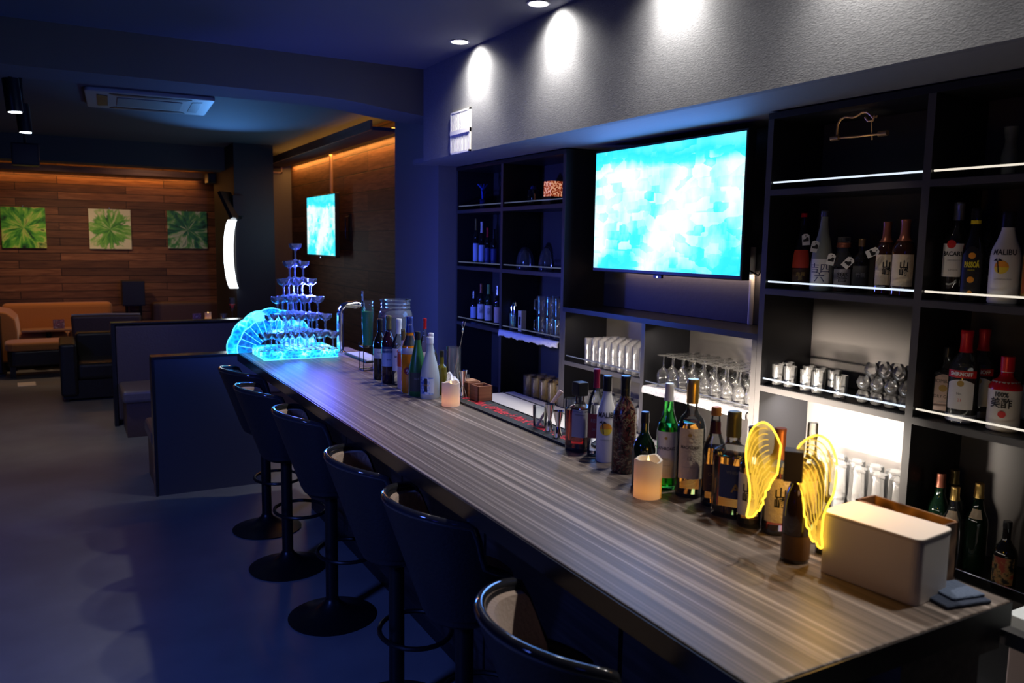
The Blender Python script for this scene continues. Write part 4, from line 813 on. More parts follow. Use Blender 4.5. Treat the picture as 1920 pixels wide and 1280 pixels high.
a = onbar(783, 743, 622, 34); bottle('sake_bottle', 'frosted green sake bottle in front of the orange liqueur', *a, 'sake', B_frostg, (C_black, .88), [(PB('dark_sake_label', (.05, .05, .04), .6), .08, .38, 52, -4)], [('純米', .012, .28, K_grey, -4)], group=GB, caprad=1.05)
a = onbar(799, 735, 628, 24); a = ((a[0][0] + .05, a[0][1] + .06, a[0][2]), a[1], a[2]); bottle('spirit_bottle', 'clear bottle with white cap behind the frosted sake bottle', *a, 'wine', B_clear, (C_white, .9), [(L_white, .2, .5, 60, 0)], (), (Q_amber, .5), group=GB)
sake_lab = noisecol('blue_white_sake_label', 60, (1, 1, 1), [(.4, (.05, .12, .45)), (.55, (.4, .55, .8)), (.65, (.75, .8, .85))], .5)
a = onbar(806, 748, 632, 36); bottle('sake_bottle', 'frosted clear sake bottle with white cap and blue label', *a, 'sake', B_frost, (C_white, .90), [(sake_lab, .08, .36, 46, -26), (L_black, .12, .34, 10, -26), (L_clearw, .1, .34, 14, 12)], [('松竹梅', .010, .23, K_gold, -26, 1)], group=GB, caprad=1.2)
a = onbar(828, 740, 657, 20); bottle('oil_bottle', 'small olive green bottle with black cap behind the farther candle', *a, 'square', PB('olive_glass', (.12, .10, .01), .08, coat=.4), (C_black, .86), group=GB)
# candles
for px, py, tp, wd, lb in ((845, 762, 715, 34, 'farther lit cream LED candle on the counter beside the sake bottle'), (1213, 936, 857, 53, 'nearer lit cream LED candle on the counter, larger in view')):
    q, h, r = onbar(px, py, tp, wd); ledcandle(lb, *q, r, h)
# mixing glass with spoon, jiggers, muddler glass
q, h, r = onbar(850, 722, 650, 28)
t = thing('mixing_glass', 'tall clear mixing glass part filled with water behind the farther candle', 'glass', q)
MB().open_lathe([(0, 0), (r * .9, 0), (r, .01), (r, h), (r * .95, h), (r * .93, .014), (0, .012)], 28).build('tumbler', G_clear, t)
t = thing('bar_spoon', 'long twisted bar spoon with forked end standing in the mixing glass', 'bar spoon', (q[0] + .005, q[1], q[2] + .015)); tp = zat(q[0], q[1], 610) - BZ - .015
e = Vector((.045, -.01, tp)); MB().tube([(-.01, 0, 0), e * .75, e * .86], .0018, 6).build('shaft', M_steel, t)
MB().lathe([(0, 0), (.006, .006), (.004, .022), (0, .024)], 12, tuple(e * .86), flat=.4).build('fork_head', M_steel, t)
MB().tube([e * .86 + Vector((0, 0, .02)), e * .93 + Vector((-.006, 0, .02)), e + Vector((-.004, 0, .02))], .0016, 5).build('fork_prong', M_steel, t); MB().tube([e * .86 + Vector((0, 0, .02)), e * .93 + Vector((.006, 0, .02)), e + Vector((.007, 0, .02))], .0016, 5).build('fork_prong', M_steel, t)
def jigger(label, q, h, r):
    t = thing('jigger', label, 'jigger', q); MB().open_lathe([(r, 0), (r * 1.02, .002), (r * .35, h * .45), (r * .35, h * .5), (r * .95, h), (r * .9, h), (r * .3, h * .52)], 24).build('cup', M_chrome, t); return t
q, h, r = onbar(868, 748, 694, 18); jigger('polished double jigger beside the farther candle', q, h, r)
def tumbler_mesh(name, label, q, h, r, mat=G_clear, flare=1.0, thick=.0025, group=None, foot=.012, cat='glass'):
    t = thing(name, label, cat, q, 0, group)
    MB().open_lathe([(0, 0), (r * .86 * flare, 0), (r * .9 * flare, .004), (r, h), (r - thick, h), (r * .9 * flare - thick, foot), (0, foot)], 24).build('tumbler', mat, t); return t
q, h, r = onbar(874, 747, 706, 18); q = (q[0] + .02, q[1] + .055, q[2]); tumbler_mesh('shot_glass', 'short clear shot glass behind the jigger by the farther candle', q, h, r)
q, h, r = onbar(1012, 806, 760, 28); tumbler_mesh('rocks_glass', 'clear rocks glass holding a muddler at the end of the rubber mat', q, h, r)
t = thing('muddler', 'pale wooden muddler leaning in the clear rocks glass', 'muddler', (q[0] - .01, q[1] + .004, q[2] + .014)); MB().tube([(0, 0, 0), (.03, -.02, .06), (.075, -.045, .13)], lambda u: .005 + .008 * max(0, u - .45), 10).build('rod', PB('pale_muddler_wood', (.6, .42, .33), .5), t)
q, h, r = onbar(1030, 815, 757, 20); jigger('tall chrome jigger between the rocks glass and the dark liqueur bottle', q, h, r)
q, h, r = onbar(1046, 826, 770, 22); jigger('short chrome jigger nearest the square dark liqueur bottle', q, h, r)
q, h, r = onbar(1058, 820, 750, 26); q = (q[0] + .04, q[1] + .02, q[2]); tumbler_mesh('rocks_glass', 'clear rocks glass behind the chrome jiggers', q, h, r)
# rubber bar mat with red lettering
t = thing('bar_mat', 'long black rubber bar mat with red lettering along the counter back edge', 'bar mat', (1.525, 2.72, BZ)); ML = .52
b = MB(); b.box(-.065, .065, -ML, ML, 0, .006); b.build('mat', PB('black_rubber', (.018, .018, .018), .7, bump=(300, .5)), t, bevel=.002)
b = MB(); b.box(-.065, -.060, -ML, ML, .006, .009); b.box(.060, .065, -ML, ML, .006, .009); b.box(-.065, .065, -ML, -ML + .005, .006, .009); b.box(-.065, .065, ML - .005, ML, .006, .009); b.build('raised_edge', PB('black_rubber_edge', (.02, .02, .02), .5), t)
for yy in (.345, .0, -.345): flat_text("Maker's Mark ®", .074, PB('raised_red_print', (.65, .02, .04), .5), t, (0, yy, .0062), (0, -1, 0), (1, 0, 0), .70, .0006, shear=.25)
# napkins, wooden boxes, wire stand, jars
q, h, r = onbar(888, 738, 697, 40); t = thing('napkin_packet', 'crumpled white napkin packet at the counter back edge', 'napkins', (1.70, q[1] + .06, .9)); t.location = (1.555, 3.33, BZ)
b = MB(); vs = []; fs = []; n = 9
for i in range(n):
    for j in range(n): vs.append((-.04 + .08 * i / (n - 1), -.075 + .15 * j / (n - 1), .012 + .075 * math.sin(PI * (i + .3) / n) * (.35 + .65 * (j / n)) + random.uniform(-.006, .006)))
for i in range(n - 1):
    for j in range(n - 1): fs.append((i * n + j, (i + 1) * n + j, (i + 1) * n + j + 1, i * n + j + 1))
o = len(vs); vs += [(x, y, 0) for x, y, z in vs]; fs += [(a_ + o, d_ + o, c_ + o, b_ + o) for a_, b_, c_, d_ in fs]
ring = [i * n for i in range(n)] + [(n - 1) * n + j for j in range(1, n)] + [i * n + n - 1 for i in range(n - 2, -1, -1)] + [j for j in range(n - 2, 0, -1)]
fs += [(ring[k], ring[(k + 1) % len(ring)], ring[(k + 1) % len(ring)] + o, ring[k] + o) for k in range(len(ring))]
b.add(vs, fs, False); b.build('packet', noisecol('printed_napkin_film', 30, (1, 4, 1), [(.45, (.75, .74, .78)), (.6, (.35, .33, .45))], .4), t)
M_redwood = noisecol('reddish_brown_wood', 6, (1, 1, 14), [(.3, (.16, .05, .025)), (.7, (.34, .13, .06))], .4)
for y, lb in ((3.19, 'darker reddish wooden box holder farther along the mat'), (3.08, 'lighter reddish wooden box holder with open top at the mat')):
    t = thing('wooden_box', lb, 'wooden box', (1.565, y, BZ)); b = MB(); hw, hy, hh = .035, .04, .072
    b.box(-hw, hw, -hy, hy, 0, .006); b.box(-hw, -hw + .006, -hy, hy, .006, hh); b.box(hw - .006, hw, -hy, hy, .006, hh); b.box(-hw, hw, -hy, -hy + .006, .006, hh); b.box(-hw, hw, hy - .006, hy, .006, hh); b.build('box', M_redwood, t, bevel=.0015)
    if y > 3.1: box(-.028, .028, -.033, .033, .05, .076).build('coaster_stack', PB('brown_coasters', (.3, .14, .07), .6), t)
q, h, r = onbar(690, 694, 640, 24)
t = thing('wire_stand', 'black square wire stand under the green drink dispenser', 'wire stand', q); b = MB(); s_ = .036; H_ = .125
for sx in (-s_, s_):
    for sy in (-s_, s_): b.cyl((sx, sy, 0), (sx, sy, H_ + .02), .0022, 6)
for zz in (.003, H_):
    b.tube([(-s_, -s_, zz), (s_, -s_, zz), (s_, s_, zz), (-s_, s_, zz)], .0022, 6, True)
b.build('frame', M_black, t); b = MB()
for k in range(3): b.cyl((-s_, -.02 + k * .02, H_), (s_, -.02 + k * .02, H_), .0018, 6)
b.build('rest', M_black, t)
q2 = (q[0], q[1], BZ + H_ + .004); hh = zat(q[0], q[1], 563) - q2[2]
t = thing('drink_dispenser', 'tall clear dispenser of bright green drink on the wire stand', 'drink dispenser', q2)
MB().open_lathe([(0, 0), (.026, 0), (.034, hh * .8), (.030, hh * .86), (.034, hh * .9), (.034, hh), (.031, hh)], 24).build('vessel', G_clear, t)
MB().lathe([(0, .004), (.0235, .004), (.031, hh * .76), (0, hh * .76)], 24).build('green_drink', PB('green_drink', (.01, .38, .20), .15, trans=.25, emit=(.0, .5, .3), es=.02), t)
p = un(722, 690, 2, BZ); jx, jy = 1.50, p.y - .12
p = (1.535, 4.03, BZ); jh = zat(p[0], p[1], 561) - BZ; t = thing('glass_jar', 'large ribbed clear jar of dark drink with a wide screw neck', 'jar', p)
jr = .088; MB().open_lathe([(0, 0), (jr * .9, 0), (jr, .02), (jr * 1.02, jh * .76), (jr * .95, jh * .83), (jr * .86, jh * .86), (jr * .90, jh * .885), (jr * .86, jh * .91), (jr * .90, jh * .935), (jr * .86, jh * .96), (jr * .93, jh * .985), (jr * .93, jh), (jr * .84, jh)], 36).build('vessel', thin('ribbed_jar_glass', (.85, .9, .95), (.3, .35, .45), .06, .16, (.7, .8, 1)), t)
MB().lathe([(0, .006), (jr * .86, .006), (jr * .96, jh * .76), (0, jh * .76)], 36).build('dark_drink', PB('dark_plum_drink', (.03, .012, .03), .15), t)
# beer tap
q = (1.47, 4.80, BZ); H_ = zat(q[0], q[1], 572) - BZ; t = thing('beer_tap', 'curved chrome beer tap column beside the glowing glass tower', 'beer tap', q)
pts = [(0, 0, 0), (0, 0, H_ * .7)] + [(.05 - .05 * math.cos(a_), 0, H_ - .05 + .05 * math.sin(a_)) for a_ in [PI / 2 * k / 8 for k in range(9)]] + [(.09, 0, H_)]
MB().tube(pts, .021, 16).build('column', M_chrome, t); MB().lathe([(0, 0), (.036, 0), (.036, .006), (.022, .012), (0, .012)], 24).build('flange', M_chrome, t)
MB().cyl((.085, 0, H_), (.105, 0, H_), .025, 18).cyl((.105, 0, H_), (.135, 0, H_), .014, 14).cyl((.112, 0, H_), (.118, 0, H_), .024, 18).build('collar', M_chrome, t)
MB().tube([(.13, 0, H_), (.15, 0, H_ - .01), (.165, 0, H_ - .05)], .008, 10).build('spout', M_chrome, t); MB().tube([(.145, 0, H_ + .005), (.145, 0, H_ + .04), (.145, 0, H_ + .085)], lambda u: .004 + .005 * u, 10).build('handle', M_chrome, t)
t = thing('drip_tray', 'slatted steel drip tray in front of the beer tap', 'drip tray', (1.53, 4.52, BZ)); box(-.06, .06, -.2, .2, 0, .012).build('pan', M_blackm, t, bevel=.003)
for k in range(12): box(-.05, .05, -.19 + k * .032, -.175 + k * .032, .012, .015).build('slat', M_white, t)
# ------------------------------------------------------------------ the glowing coupe tower
def icemat(name, cols, strength, mixf, sc):
    m = bpy.data.materials.new(name); tt = nt(m); tt.nodes.clear(); N = tt.nodes.new; o = N('ShaderNodeOutputMaterial'); tr = N('ShaderNodeBsdfTransparent'); em = N('ShaderNodeEmission'); gl = N('ShaderNodeBsdfGlossy'); gl.inputs['Roughness'].default_value = .15
    tc = N('ShaderNodeTexCoord'); v = N('ShaderNodeTexVoronoi'); v.inputs['Scale'].default_value = sc; v.feature = 'DISTANCE_TO_EDGE'; tt.links.new(tc.outputs['Object'], v.inputs['Vector'])
    n = N('ShaderNodeTexNoise'); n.inputs['Scale'].default_value = sc * .22; tt.links.new(tc.outputs['Object'], n.inputs['Vector'])
    a_ = N('ShaderNodeMath'); a_.operation = 'MULTIPLY_ADD'; tt.links.new(v.outputs[0], a_.inputs[0]); a_.inputs[1].default_value = -.6; tt.links.new(n.outputs[0], a_.inputs[2])
    tt.links.new(ramp(tt, a_.outputs[0], cols), em.inputs[0]); em.inputs[1].default_value = strength
    m1 = N('ShaderNodeMixShader'); m1.inputs[0].default_value = mixf; tt.links.new(em.outputs[0], m1.inputs[1]); tt.links.new(tr.outputs[0], m1.inputs[2]); tr.inputs[0].default_value = (.7, .9, 1, 1)
    m2 = N('ShaderNodeMixShader'); m2.inputs[0].default_value = .08; tt.links.new(m1.outputs[0], m2.inputs[1]); tt.links.new(gl.outputs[0], m2.inputs[2]); tt.links.new(m2.outputs[0], o.inputs[0]); return m
ICE = [(.25, (.0, .10, .75)), (.40, (.0, .42, 1)), (.50, (.05, .75, 1)), (.62, (.55, 1, 1))]
M_ice = icemat('lit_crackled_acrylic', ICE, 2.2, .25, 45); M_icefan = icemat('lit_shell_acrylic', ICE, 2.2, .35, 26); E_icerim = emitm('lit_cyan_rim', (.08, .62, 1), 2.2)
p = un(497, 677, 2, BZ); q = un(633, 668, 2, BZ); SX0_, SY0_ = p.x, (p.y + q.y) / 2; SX1_ = q.x
t = thing('light_base', 'glowing blue crackled acrylic base slab under the coupe tower', 'light base', ((SX0_ + SX1_) / 2, SY0_ + .16, BZ)); hx = (SX1_ - SX0_) / 2
box(-hx, hx, -.16, .17, .004, .05).build('slab', M_ice, t, bevel=.004); box(-hx, hx, -.16, .17, 0, .004).build('foot_plate', E_icerim, t)
TB = BZ + .051; tcx, tcy = (SX0_ + SX1_) / 2, SY0_ + .16
t = thing('shell_light', 'glowing blue scalloped shell panel standing behind the coupe tower', 'shell lamp', (tcx - .09, 5.022, BZ)); Rf = .265
def scal(rr, z): return [(rr * (1 + .035 * abs(math.sin(7 * a_))) * math.cos(a_), rr * (1 + .035 * abs(math.sin(7 * a_))) * math.sin(a_)) for a_ in [PI * k / 98 for k in range(99)]]
def band(r0, r1, y0, y1, mat, name):
    A = scal(r1, 0); B = scal(r0, 0); n = len(A); b = MB(); vs = [(x, y0, z) for x, z in A] + [(x, y0, z) for x, z in B] + [(x, y1, z) for x, z in A] + [(x, y1, z) for x, z in B]; fs = []
    for k in range(n - 1): fs += [(k, n + k, n + k + 1, k + 1), (2 * n + k, 2 * n + k + 1, 3 * n + k + 1, 3 * n + k), (k, k + 1, 2 * n + k + 1, 2 * n + k), (n + k, 3 * n + k, 3 * n + k + 1, n + k + 1)]
    fs += [(0, 2 * n, 3 * n, n), (n - 1, 2 * n - 1, 4 * n - 1, 3 * n - 1)]; b.add(vs, fs); return b.build(name, mat, t)
band(.20, .255, -.022, -.004, M_icefan, 'outer_band'); band(.075, .20, -.012, -.004, icemat('lit_shell_inner', [(.3, (.0, .04, .35)), (.55, (.0, .30, .9)), (.7, (.3, .9, 1))], 2.4, .4, 30), 'inner_fan')
for rr in (.200, .258): MB().tube([(x, -.022, z) for x, z in scal(rr, 0)], .0035, 6).build('lit_rim', E_icerim, t)
for k in range(1, 14): a_ = PI * k / 14; MB().cyl((.08 * math.cos(a_), -.014, .08 * math.sin(a_)), (.2 * math.cos(a_), -.014, .2 * math.sin(a_)), .0018, 5).build('rib', E_icerim, t)
light('tower_glow', 'POINT', (tcx, tcy, TB + .05), 12, (.03, .16, 1), .06); light('tower_glow', 'POINT', (tcx - .12, tcy - .02, TB + .16), 9, (.04, .24, 1), .05)
light('tower_glow', 'POINT', (tcx + .1, tcy - .02, TB + .36), 40, (.08, .11, 1), .05)
def coupe(label, q):
    t = thing('coupe_glass', label, 'champagne coupe', q)
    MB().open_lathe([(0, .0015), (.031, 0), (.032, .002), (.012, .006), (.006, .012), (.005, .05), (.008, .062), (.025, .070), (.035, .082), (.038, .101), (.037, .101), (.033, .083), (.02, .073), (0, .070)], 20).build('bowl', G_cup, t); return t
TL = ['single top coupe glass of the glowing tower', 'coupe glass in the second tier from the top of the glowing tower', 'coupe glass in the third tier from the top of the glowing tower', 'coupe glass in the fourth tier of the glowing tower', 'coupe glass in the fifth tier of the glowing tower', 'coupe glass in the brightly lit bottom tier of the tower']
pt = .0765; proto = None; th = math.radians(-6)
for k in range(6):
    tier = 5 - k; nrow = k + 1; z = TB + tier * .1015
    for i in range(nrow):
        for j in range(nrow - i):
            x0 = (i * .5 + j - (nrow - 1) / 2) * pt; y0 = (i - (nrow - 1) / 3) * pt * .866
            x = tcx + x0 * math.cos(th) - y0 * math.sin(th) + .0; y = tcy - .042 + x0 * math.sin(th) + y0 * math.cos(th)
            if proto is None: proto = coupe(TL[k], (x, y, z)); proto['group'] = 'coupes in the glowing tower'
            else: dup(proto, (x, y, z), 0, TL[k])
# ------------------------------------------------------------------ white box, basket, cloth at the near end
q = (1.375, 1.121); ang = math.atan2(.923 - 1.121, 1.398 - 1.375); L_ = math.hypot(.198, .023); zt = zat(q[0], q[1], 962) - BZ
t = thing('tissue_box', 'white rounded rectangular box with flat lid at the near end of the counter', 'box', (1.375, 1.121, BZ), ang)
MB().rbox(0, L_ + .012, .0, .125, 0, zt, .016, 5).build('body', PB('matt_white_plastic_box', (.74, .66, .60), .45), t, bevel=.002); MB().rbox(-.001, L_ + .013, -.001, .126, zt + .001, zt + .007, .017, 5).build('lid', PB('box_lid_white', (.76, .66, .58), .45), t, bevel=.002)
t = thing('woven_basket', 'brown woven basket standing behind the white box', 'basket', (1.562, 1.06, BZ), math.radians(0)); zb = zat(1.53, 1.12, 945) - BZ
wov = noisecol('brown_woven_strips', 22, (1, 1, 1), [(.3, (.05, .02, .01)), (.5, (.16, .07, .03)), (.7, (.26, .13, .06))], .5, kind='ShaderNodeTexVoronoi')
b = MB(); x0, x1, y0, y1 = -.03, .036, -.10, .10
b.box(x0, x1, y0, y1, 0, .006); b.box(x0, x0 + .005, y0, y1, .006, zb); b.box(x1 - .005, x1, y0, y1, .006, zb); b.box(x0, x1, y0, y0 + .005, .006, zb); b.box(x0, x1, y1 - .005, y1, .006, zb); b.build('basket_wall', wov, t)
for k in range(8):
    for sg in (1, -1):
        yy = y0 + .012 + k * .025; MB().tube([(x0 - .002, yy, .01), (x0 - .002, yy + sg * .05 if y0 < yy + sg * .05 < y1 else yy, zb - .01)], .004, 5).build('woven_strip', M_redwood, t)
t = thing('folded_cloth', 'dark blue folded cloth at the near corner of the counter', 'cloth', (1.50, .91, BZ), math.radians(-12))
box(-.05, .06, -.045, .045, 0, .008).build('lower_fold', PB('dark_blue_cloth', (.03, .04, .07), .9, bump=(150, .5)), t, bevel=.003); box(-.02, .06, -.03, .043, .008, .014).build('upper_fold', PB('slate_blue_cloth', (.10, .13, .2), .9, bump=(150, .5)), t, bevel=.003)
# ------------------------------------------------------------------ goods on the back bar shelves
GS = 'bottles on the upper near shelves'
Z2, Z3, Z4 = ZS[2] + .001, ZS[1] + .001, ZS[0] + .001
def sh(px, X, z, top, w_): return onshelf(px, X, z, top, w_)
def tagcard(label, px, py, X, tilt=0.0, yaw=0.0):
    p = un(px, py, 0, X); t = thing('neck_tag', label, 'bottle tag', tuple(p), 0, 'printed keep-bottle tags')
    P = [(-.014, -.022), (.014, -.022), (.014, .016), (.006, .022), (-.006, .022), (-.014, .016)]
    d = Vector((CAM.x - p.x, CAM.y - p.y, 0)).normalized(); r_ = Vector((-d.y, d.x, 0)); r_ = r_ * math.cos(tilt) + Vector((0, 0, 1)) * math.sin(tilt); u_ = d.cross(r_); u_ = u_ if u_.z > 0 else -u_
    def poly(PP, lift, nm, m):
        b = MB(); n = len(PP); b.add([r_ * x + u_ * z + d * (lift + .0004) for x, z in PP] + [r_ * x + u_ * z + d * lift for x, z in PP], [tuple(range(n)), tuple(range(2 * n - 1, n - 1, -1))] + [(q, n + q, n + (q + 1) % n, (q + 1) % n) for q in range(n)]); return b.build(nm, m, t)
    poly(P, 0, 'card', L_white); poly([(-.010, -.008), (.011, -.008), (.011, .006), (.004, .010), (-.002, .002), (-.010, .0)], .0006, 'printed_picture', K_blk); poly([(-.001, .012), (.002, .012), (.002, .017), (-.001, .017)], .0006, 'printed_picture', K_blk)
    return t
# second shelf, near unit, far bay
a = sh(1503, 2.60, Z2, 400, 34); bottle('shochu_bottle', 'dark bottle with red cap and red label at the left end of the lit shelf', *a, 'sake', B_dark, (C_red, .95), [(PB('bright_red_label', (.55, .05, .02), .5), .28, .52, 60, -12), (PB('dark_brown_label', (.06, .025, .01), .5), .04, .27, 60, -6)], [('赤霧\n島', .018, .17, K_gold, -4)], group=GS)
a = sh(1541, 2.59, Z2, 396, 40); bottle('shochu_bottle', 'grey frosted sake bottle with silver cap and brush writing', *a, 'sake', B_dimfrost, (C_silver, .93), [(L_white, .05, .40, 50, -10)], [('吉四\n六', .040, .22, K_navy, -10)], group=GS)
a = sh(1580, 2.64, Z2, 455, 36); bottle('whisky_decanter', 'squat faceted whisky decanter with square glass stopper and pale label', *a, 'jug', B_clear, (C_copper, .90), [(L_grey, .08, .46, 50, 0)], [('響', .040, .28, K_blk, 0)], (Q_damber, .5), sq=3, group=GS)
tagstop = (a[0][0], a[0][1], a[0][2] + a[1] + .002); t = thing('glass_stopper', 'square clear glass stopper on the squat whisky decanter', 'stopper', tagstop); MB().rbox(-.018, .018, -.018, .018, 0, .020, .004).build('stopper', G_shelf, t, bevel=.003)
a = sh(1614, 2.65, Z2, 448, 30); bottle('whisky_bottle', 'small dark ribbed bottle with bronze cap between tagged decanter and cream-label bottles', *a, 'whisky', B_dark, (PB('bronze_cap', (.25, .15, .07), .35, .7), .86), [(PB('dark_grey_label', (.05, .05, .05), .5), .1, .5, 60, 0)], [('竹鶴', .018, .32, K_grey, 0)], group=GS)
a = sh(1659, 2.64, Z2, 416, 37); yama(a, 'left of the pair of dark whisky bottles with brush-written cream labels', GS, 0)
a = sh(1693, 2.60, Z2, 412, 42); yama(a, 'right of the pair of dark whisky bottles with brush-written cream labels', GS, -4)
for px, py, X, ti, lb in ((1511, 449, 2.555, .1, 'white printed tag hung on the red-capped bottle'), (1528, 462, 2.55, -.15, 'white printed tag hung on the grey frosted sake bottle'), (1558, 486, 2.555, -.2, 'white printed tag on the front of the squat decanter'),
                          (1590, 492, 2.56, -.7, 'tilted printed tag between the decanter and the small dark bottle'), (1636, 473, 2.57, -1.1, 'white tag seen edge-on beside the cream-label bottles')):
    tagcard(lb, px, py, X, ti)
# second shelf, near bay
a = sh(1781, 2.60, Z2, 380, 45); bottle('rum_bottle', 'clear rum bottle with silver screw cap and white label on the second shelf', *a, 'wine', B_dark, (C_silver, .82), [(L_white, .24, .58, 60, -8)], [('BACARDÍ', .020, .475, K_blk, -8, .85, .0006), ('CARTA BLANCA', .006, .41, K_grey, -8, .9), ('DOT', .014, .575, K_red, -22), ('SUPERIOR', .008, .31, K_grey, -8, .8)], group=GS)
a = sh(1823, 2.57, Z2, 392, 40); bottle('liqueur_bottle', 'black liqueur bottle with yellow lettering and orange fruit emblem', *a, 'malibu', B_dark, (C_black, .90), [(PB('yellow_band', (.8, .6, .02), .5), .84, .88, 179, 0), (L_black, .06, .60, 52, -6, .10)], [('PASSOÃ', .024, .40, K_yel, -6, .5, .0012), ('DOT', .010, .50, M_sun, -6), ('DOT', .010, .24, M_sun, -6), ('DOT', .007, .10, M_sun, -6), ('LIQUEUR', .006, .345, K_yel, -6, .8)], group=GS)
a = sh(1846, 2.725, Z2, 407, 34); bottle('liqueur_bottle', 'bottle in grey leafy floral sleeve behind the black yellow-lettered bottle', *a, 'wine', noisecol('grey_floral_sleeve', 70, (1, 1, 1), [(.42, (.012, .012, .012)), (.5, (.12, .12, .11)), (.6, (.35, .34, .32)), (.66, (.3, .03, .03)), (.72, (.02, .02, .02))], .35, 2, dist=2), (C_black, .82), group=GS)
a = sh(1884, 2.58, Z2, 397, 52); malibu(a, 'white coated rum bottle with palm tree sunset emblem on the second shelf', -6, GS)
a = sh(1938, 2.60, Z2, 360, 40); a = (a[0], min(a[1], .345), a[2]); bottle('liqueur_bottle', 'bottle with red and gold label cut by the right edge of the view', *a, 'wine', B_dark, (C_gold, .80), [(PB('gold_label_border', (.5, .35, .1), .4, .6), .08, .56, 60, 0), (L_red, .10, .54, 56, 0)], group=GS)
# third shelf, near bay
GT = 'bottles on the third near shelf'
a = sh(1757, 2.61, Z3, 650, 38); bottle('gin_bottle', 'clear gin bottle with arched pink label at the left of the third shelf', *a, 'square', B_clear, (C_black, .86), [(L_pink, .10, .62, 40, -12, .05)], [('BOMBAY', .016, .52, K_blk, -12, .9), ('DOT', .012, .42, K_gold, -12), ('DRY GIN', .014, .30, K_blk, -12, .9), ('LONDON', .008, .22, K_grey, -12, .9)], (Q_water, .6), sq=4, rot=.3, group=GT)
def smir(a, lb): return bottle('vodka_bottle', lb, *a, 'wine', B_clear, (C_red, .765), [(L_red, .50, .58, 60, -10), (L_white, .16, .48, 52, -10, .04), (PB('silver_blue_band', (.4, .42, .5), .3, .6), .03, .10, 179, 0)], [('SMIRNOFF', .017, .54, K_white, -10, .85, .0006, .002), ('DOT', .010, .44, K_gold, -10), ('No.', .012, .33, K_blk, -12, .9), ('21', .014, .26, K_red, -10, .9)], (Q_water, .62), group=GT)
a = sh(1805, 2.57, Z3, 619, 52); smir(a, 'vodka bottle with red foil neck and red name band, the front one')
a = sh(1838, 2.68, Z3, 617, 48); smir(a, 'vodka bottle with red foil neck standing behind the front vodka bottle')
a = sh(1884, 2.585, Z3, 668, 55); bottle('vinegar_drink_bottle', 'white bottle with glossy red top lettered 100% in black on the third shelf', *a, 'whisky', PB('cream_shrink_sleeve', (.62, .58, .52), .4), (C_red, .80), [(PB('glossy_red_sleeve', (.5, .01, .015), .2, coat=.5), .56, .79, 179, 0)], [('100%', .020, .50, K_blk, -12, .9, .0008, .0022), ('美酢', .034, .38, K_blk, -12, .9, .0006, .0022), ('DOT', .011, .24, K_red, -6, 1, 0, .0022)], group=GT)
a = sh(1934, 2.70, Z3, 640, 36); bottle('spirit_bottle', 'bottle with white and red cap at the right edge of the third shelf', *a, 'wine', B_dark, (C_white, .86), [(C_red, .80, .86, 179, 0), (L_white, .1, .5, 60, 0)], group=GT)
# bottom shelf, near bay
GU = 'tall bottles on the bottom near shelf'
for px, X, tp, wd, gl, cp, lb, lab in ((1746, 2.62, 887, 42, B_dgreen, C_copper, 'dark sparkling wine bottle with copper foil, left one behind the basket', 0), (1779, 2.70, 881, 40, B_dgreen, C_dgold, 'dark sparkling wine bottle with dull gold foil, farther back', 0),
                                       (1784, 2.56, 912, 38, B_clear, C_gold, 'clear wine bottle with gold foil behind the basket', 1), (1828, 2.61, 906, 38, B_dgreen, C_gold, 'dark green wine bottle with gold foil and oval neck label', 1)):
    a = sh(px, X, Z4, tp, wd); a = (a[0], min(a[1], .36), a[2]); bottle('wine_bottle', lb, *a, 'bell', gl, (cp, .84), [(L_cream, .62, .72, 40, -10)] if lab else (), (), group=GU)
a = sh(1884, 2.560, Z4, 977, 42); bottle('liqueur_bottle', 'small black bottle with black and gold picture label at the bottom right', *a, 'squat', B_dark, (C_black, .90), [(noisecol('gold_black_picture_label', 40, (1, 1, 1), [(.42, (.01, .01, .01)), (.5, (.35, .22, .08)), (.6, (.3, .05, .03))], .4), .10, .50, 55, -8)], group=GU)
# far unit bottles
GF = 'small bottles on the far shelves'
for px, X, z, tp, wd, shp, gl, cp, lm, lb, tx in (
    (892, 2.58, Z2, 410, 11, 'wine', B_dark, C_dgold, L_lblue, 'leftmost bottle of the upper far group, with pale gold top', None),
    (903, 2.60, Z2, 416, 12, 'wine', B_dark, C_white, L_lblue, 'bottle with white top in the upper far group', None),
    (914, 2.62, Z2, 427, 12, 'wine', B_dark, C_red, L_blue, 'bottle with red neck in the upper far group', None),
    (926, 2.64, Z2, 430, 13, 'bell', B_dark, C_black, L_blue, 'rightmost black-topped bottle of the upper far group', None),
    (888, 2.60, Z3, 545, 13, 'squat', B_dark, C_silver, L_lblue, 'short bottle with silver cap on the lower far shelf', None),
    (902, 2.60, Z3, 532, 15, 'wine', B_dark, C_copper, L_white, 'dark whisky bottle with brown neck on the lower far shelf', '山\n崎'),
    (916, 2.59, Z3, 533, 16, 'wine', B_dgreen, C_green, L_white, 'dark whisky bottle with green neck on the lower far shelf', '白\n州'),
    (933, 2.57, Z3, 535, 15, 'wine', B_dark, C_silver, L_pink, 'bottle with pinkish label nearest the divider on the lower far shelf', None)):
    a = sh(px, X, z, tp, wd); bottle('whisky_bottle', lb, *a, shp, gl, (cp, .76), [(lm, .10, .48, 60, 0)], [(tx, .026, .32, K_blk, 2)] if tx else (), group=GF)
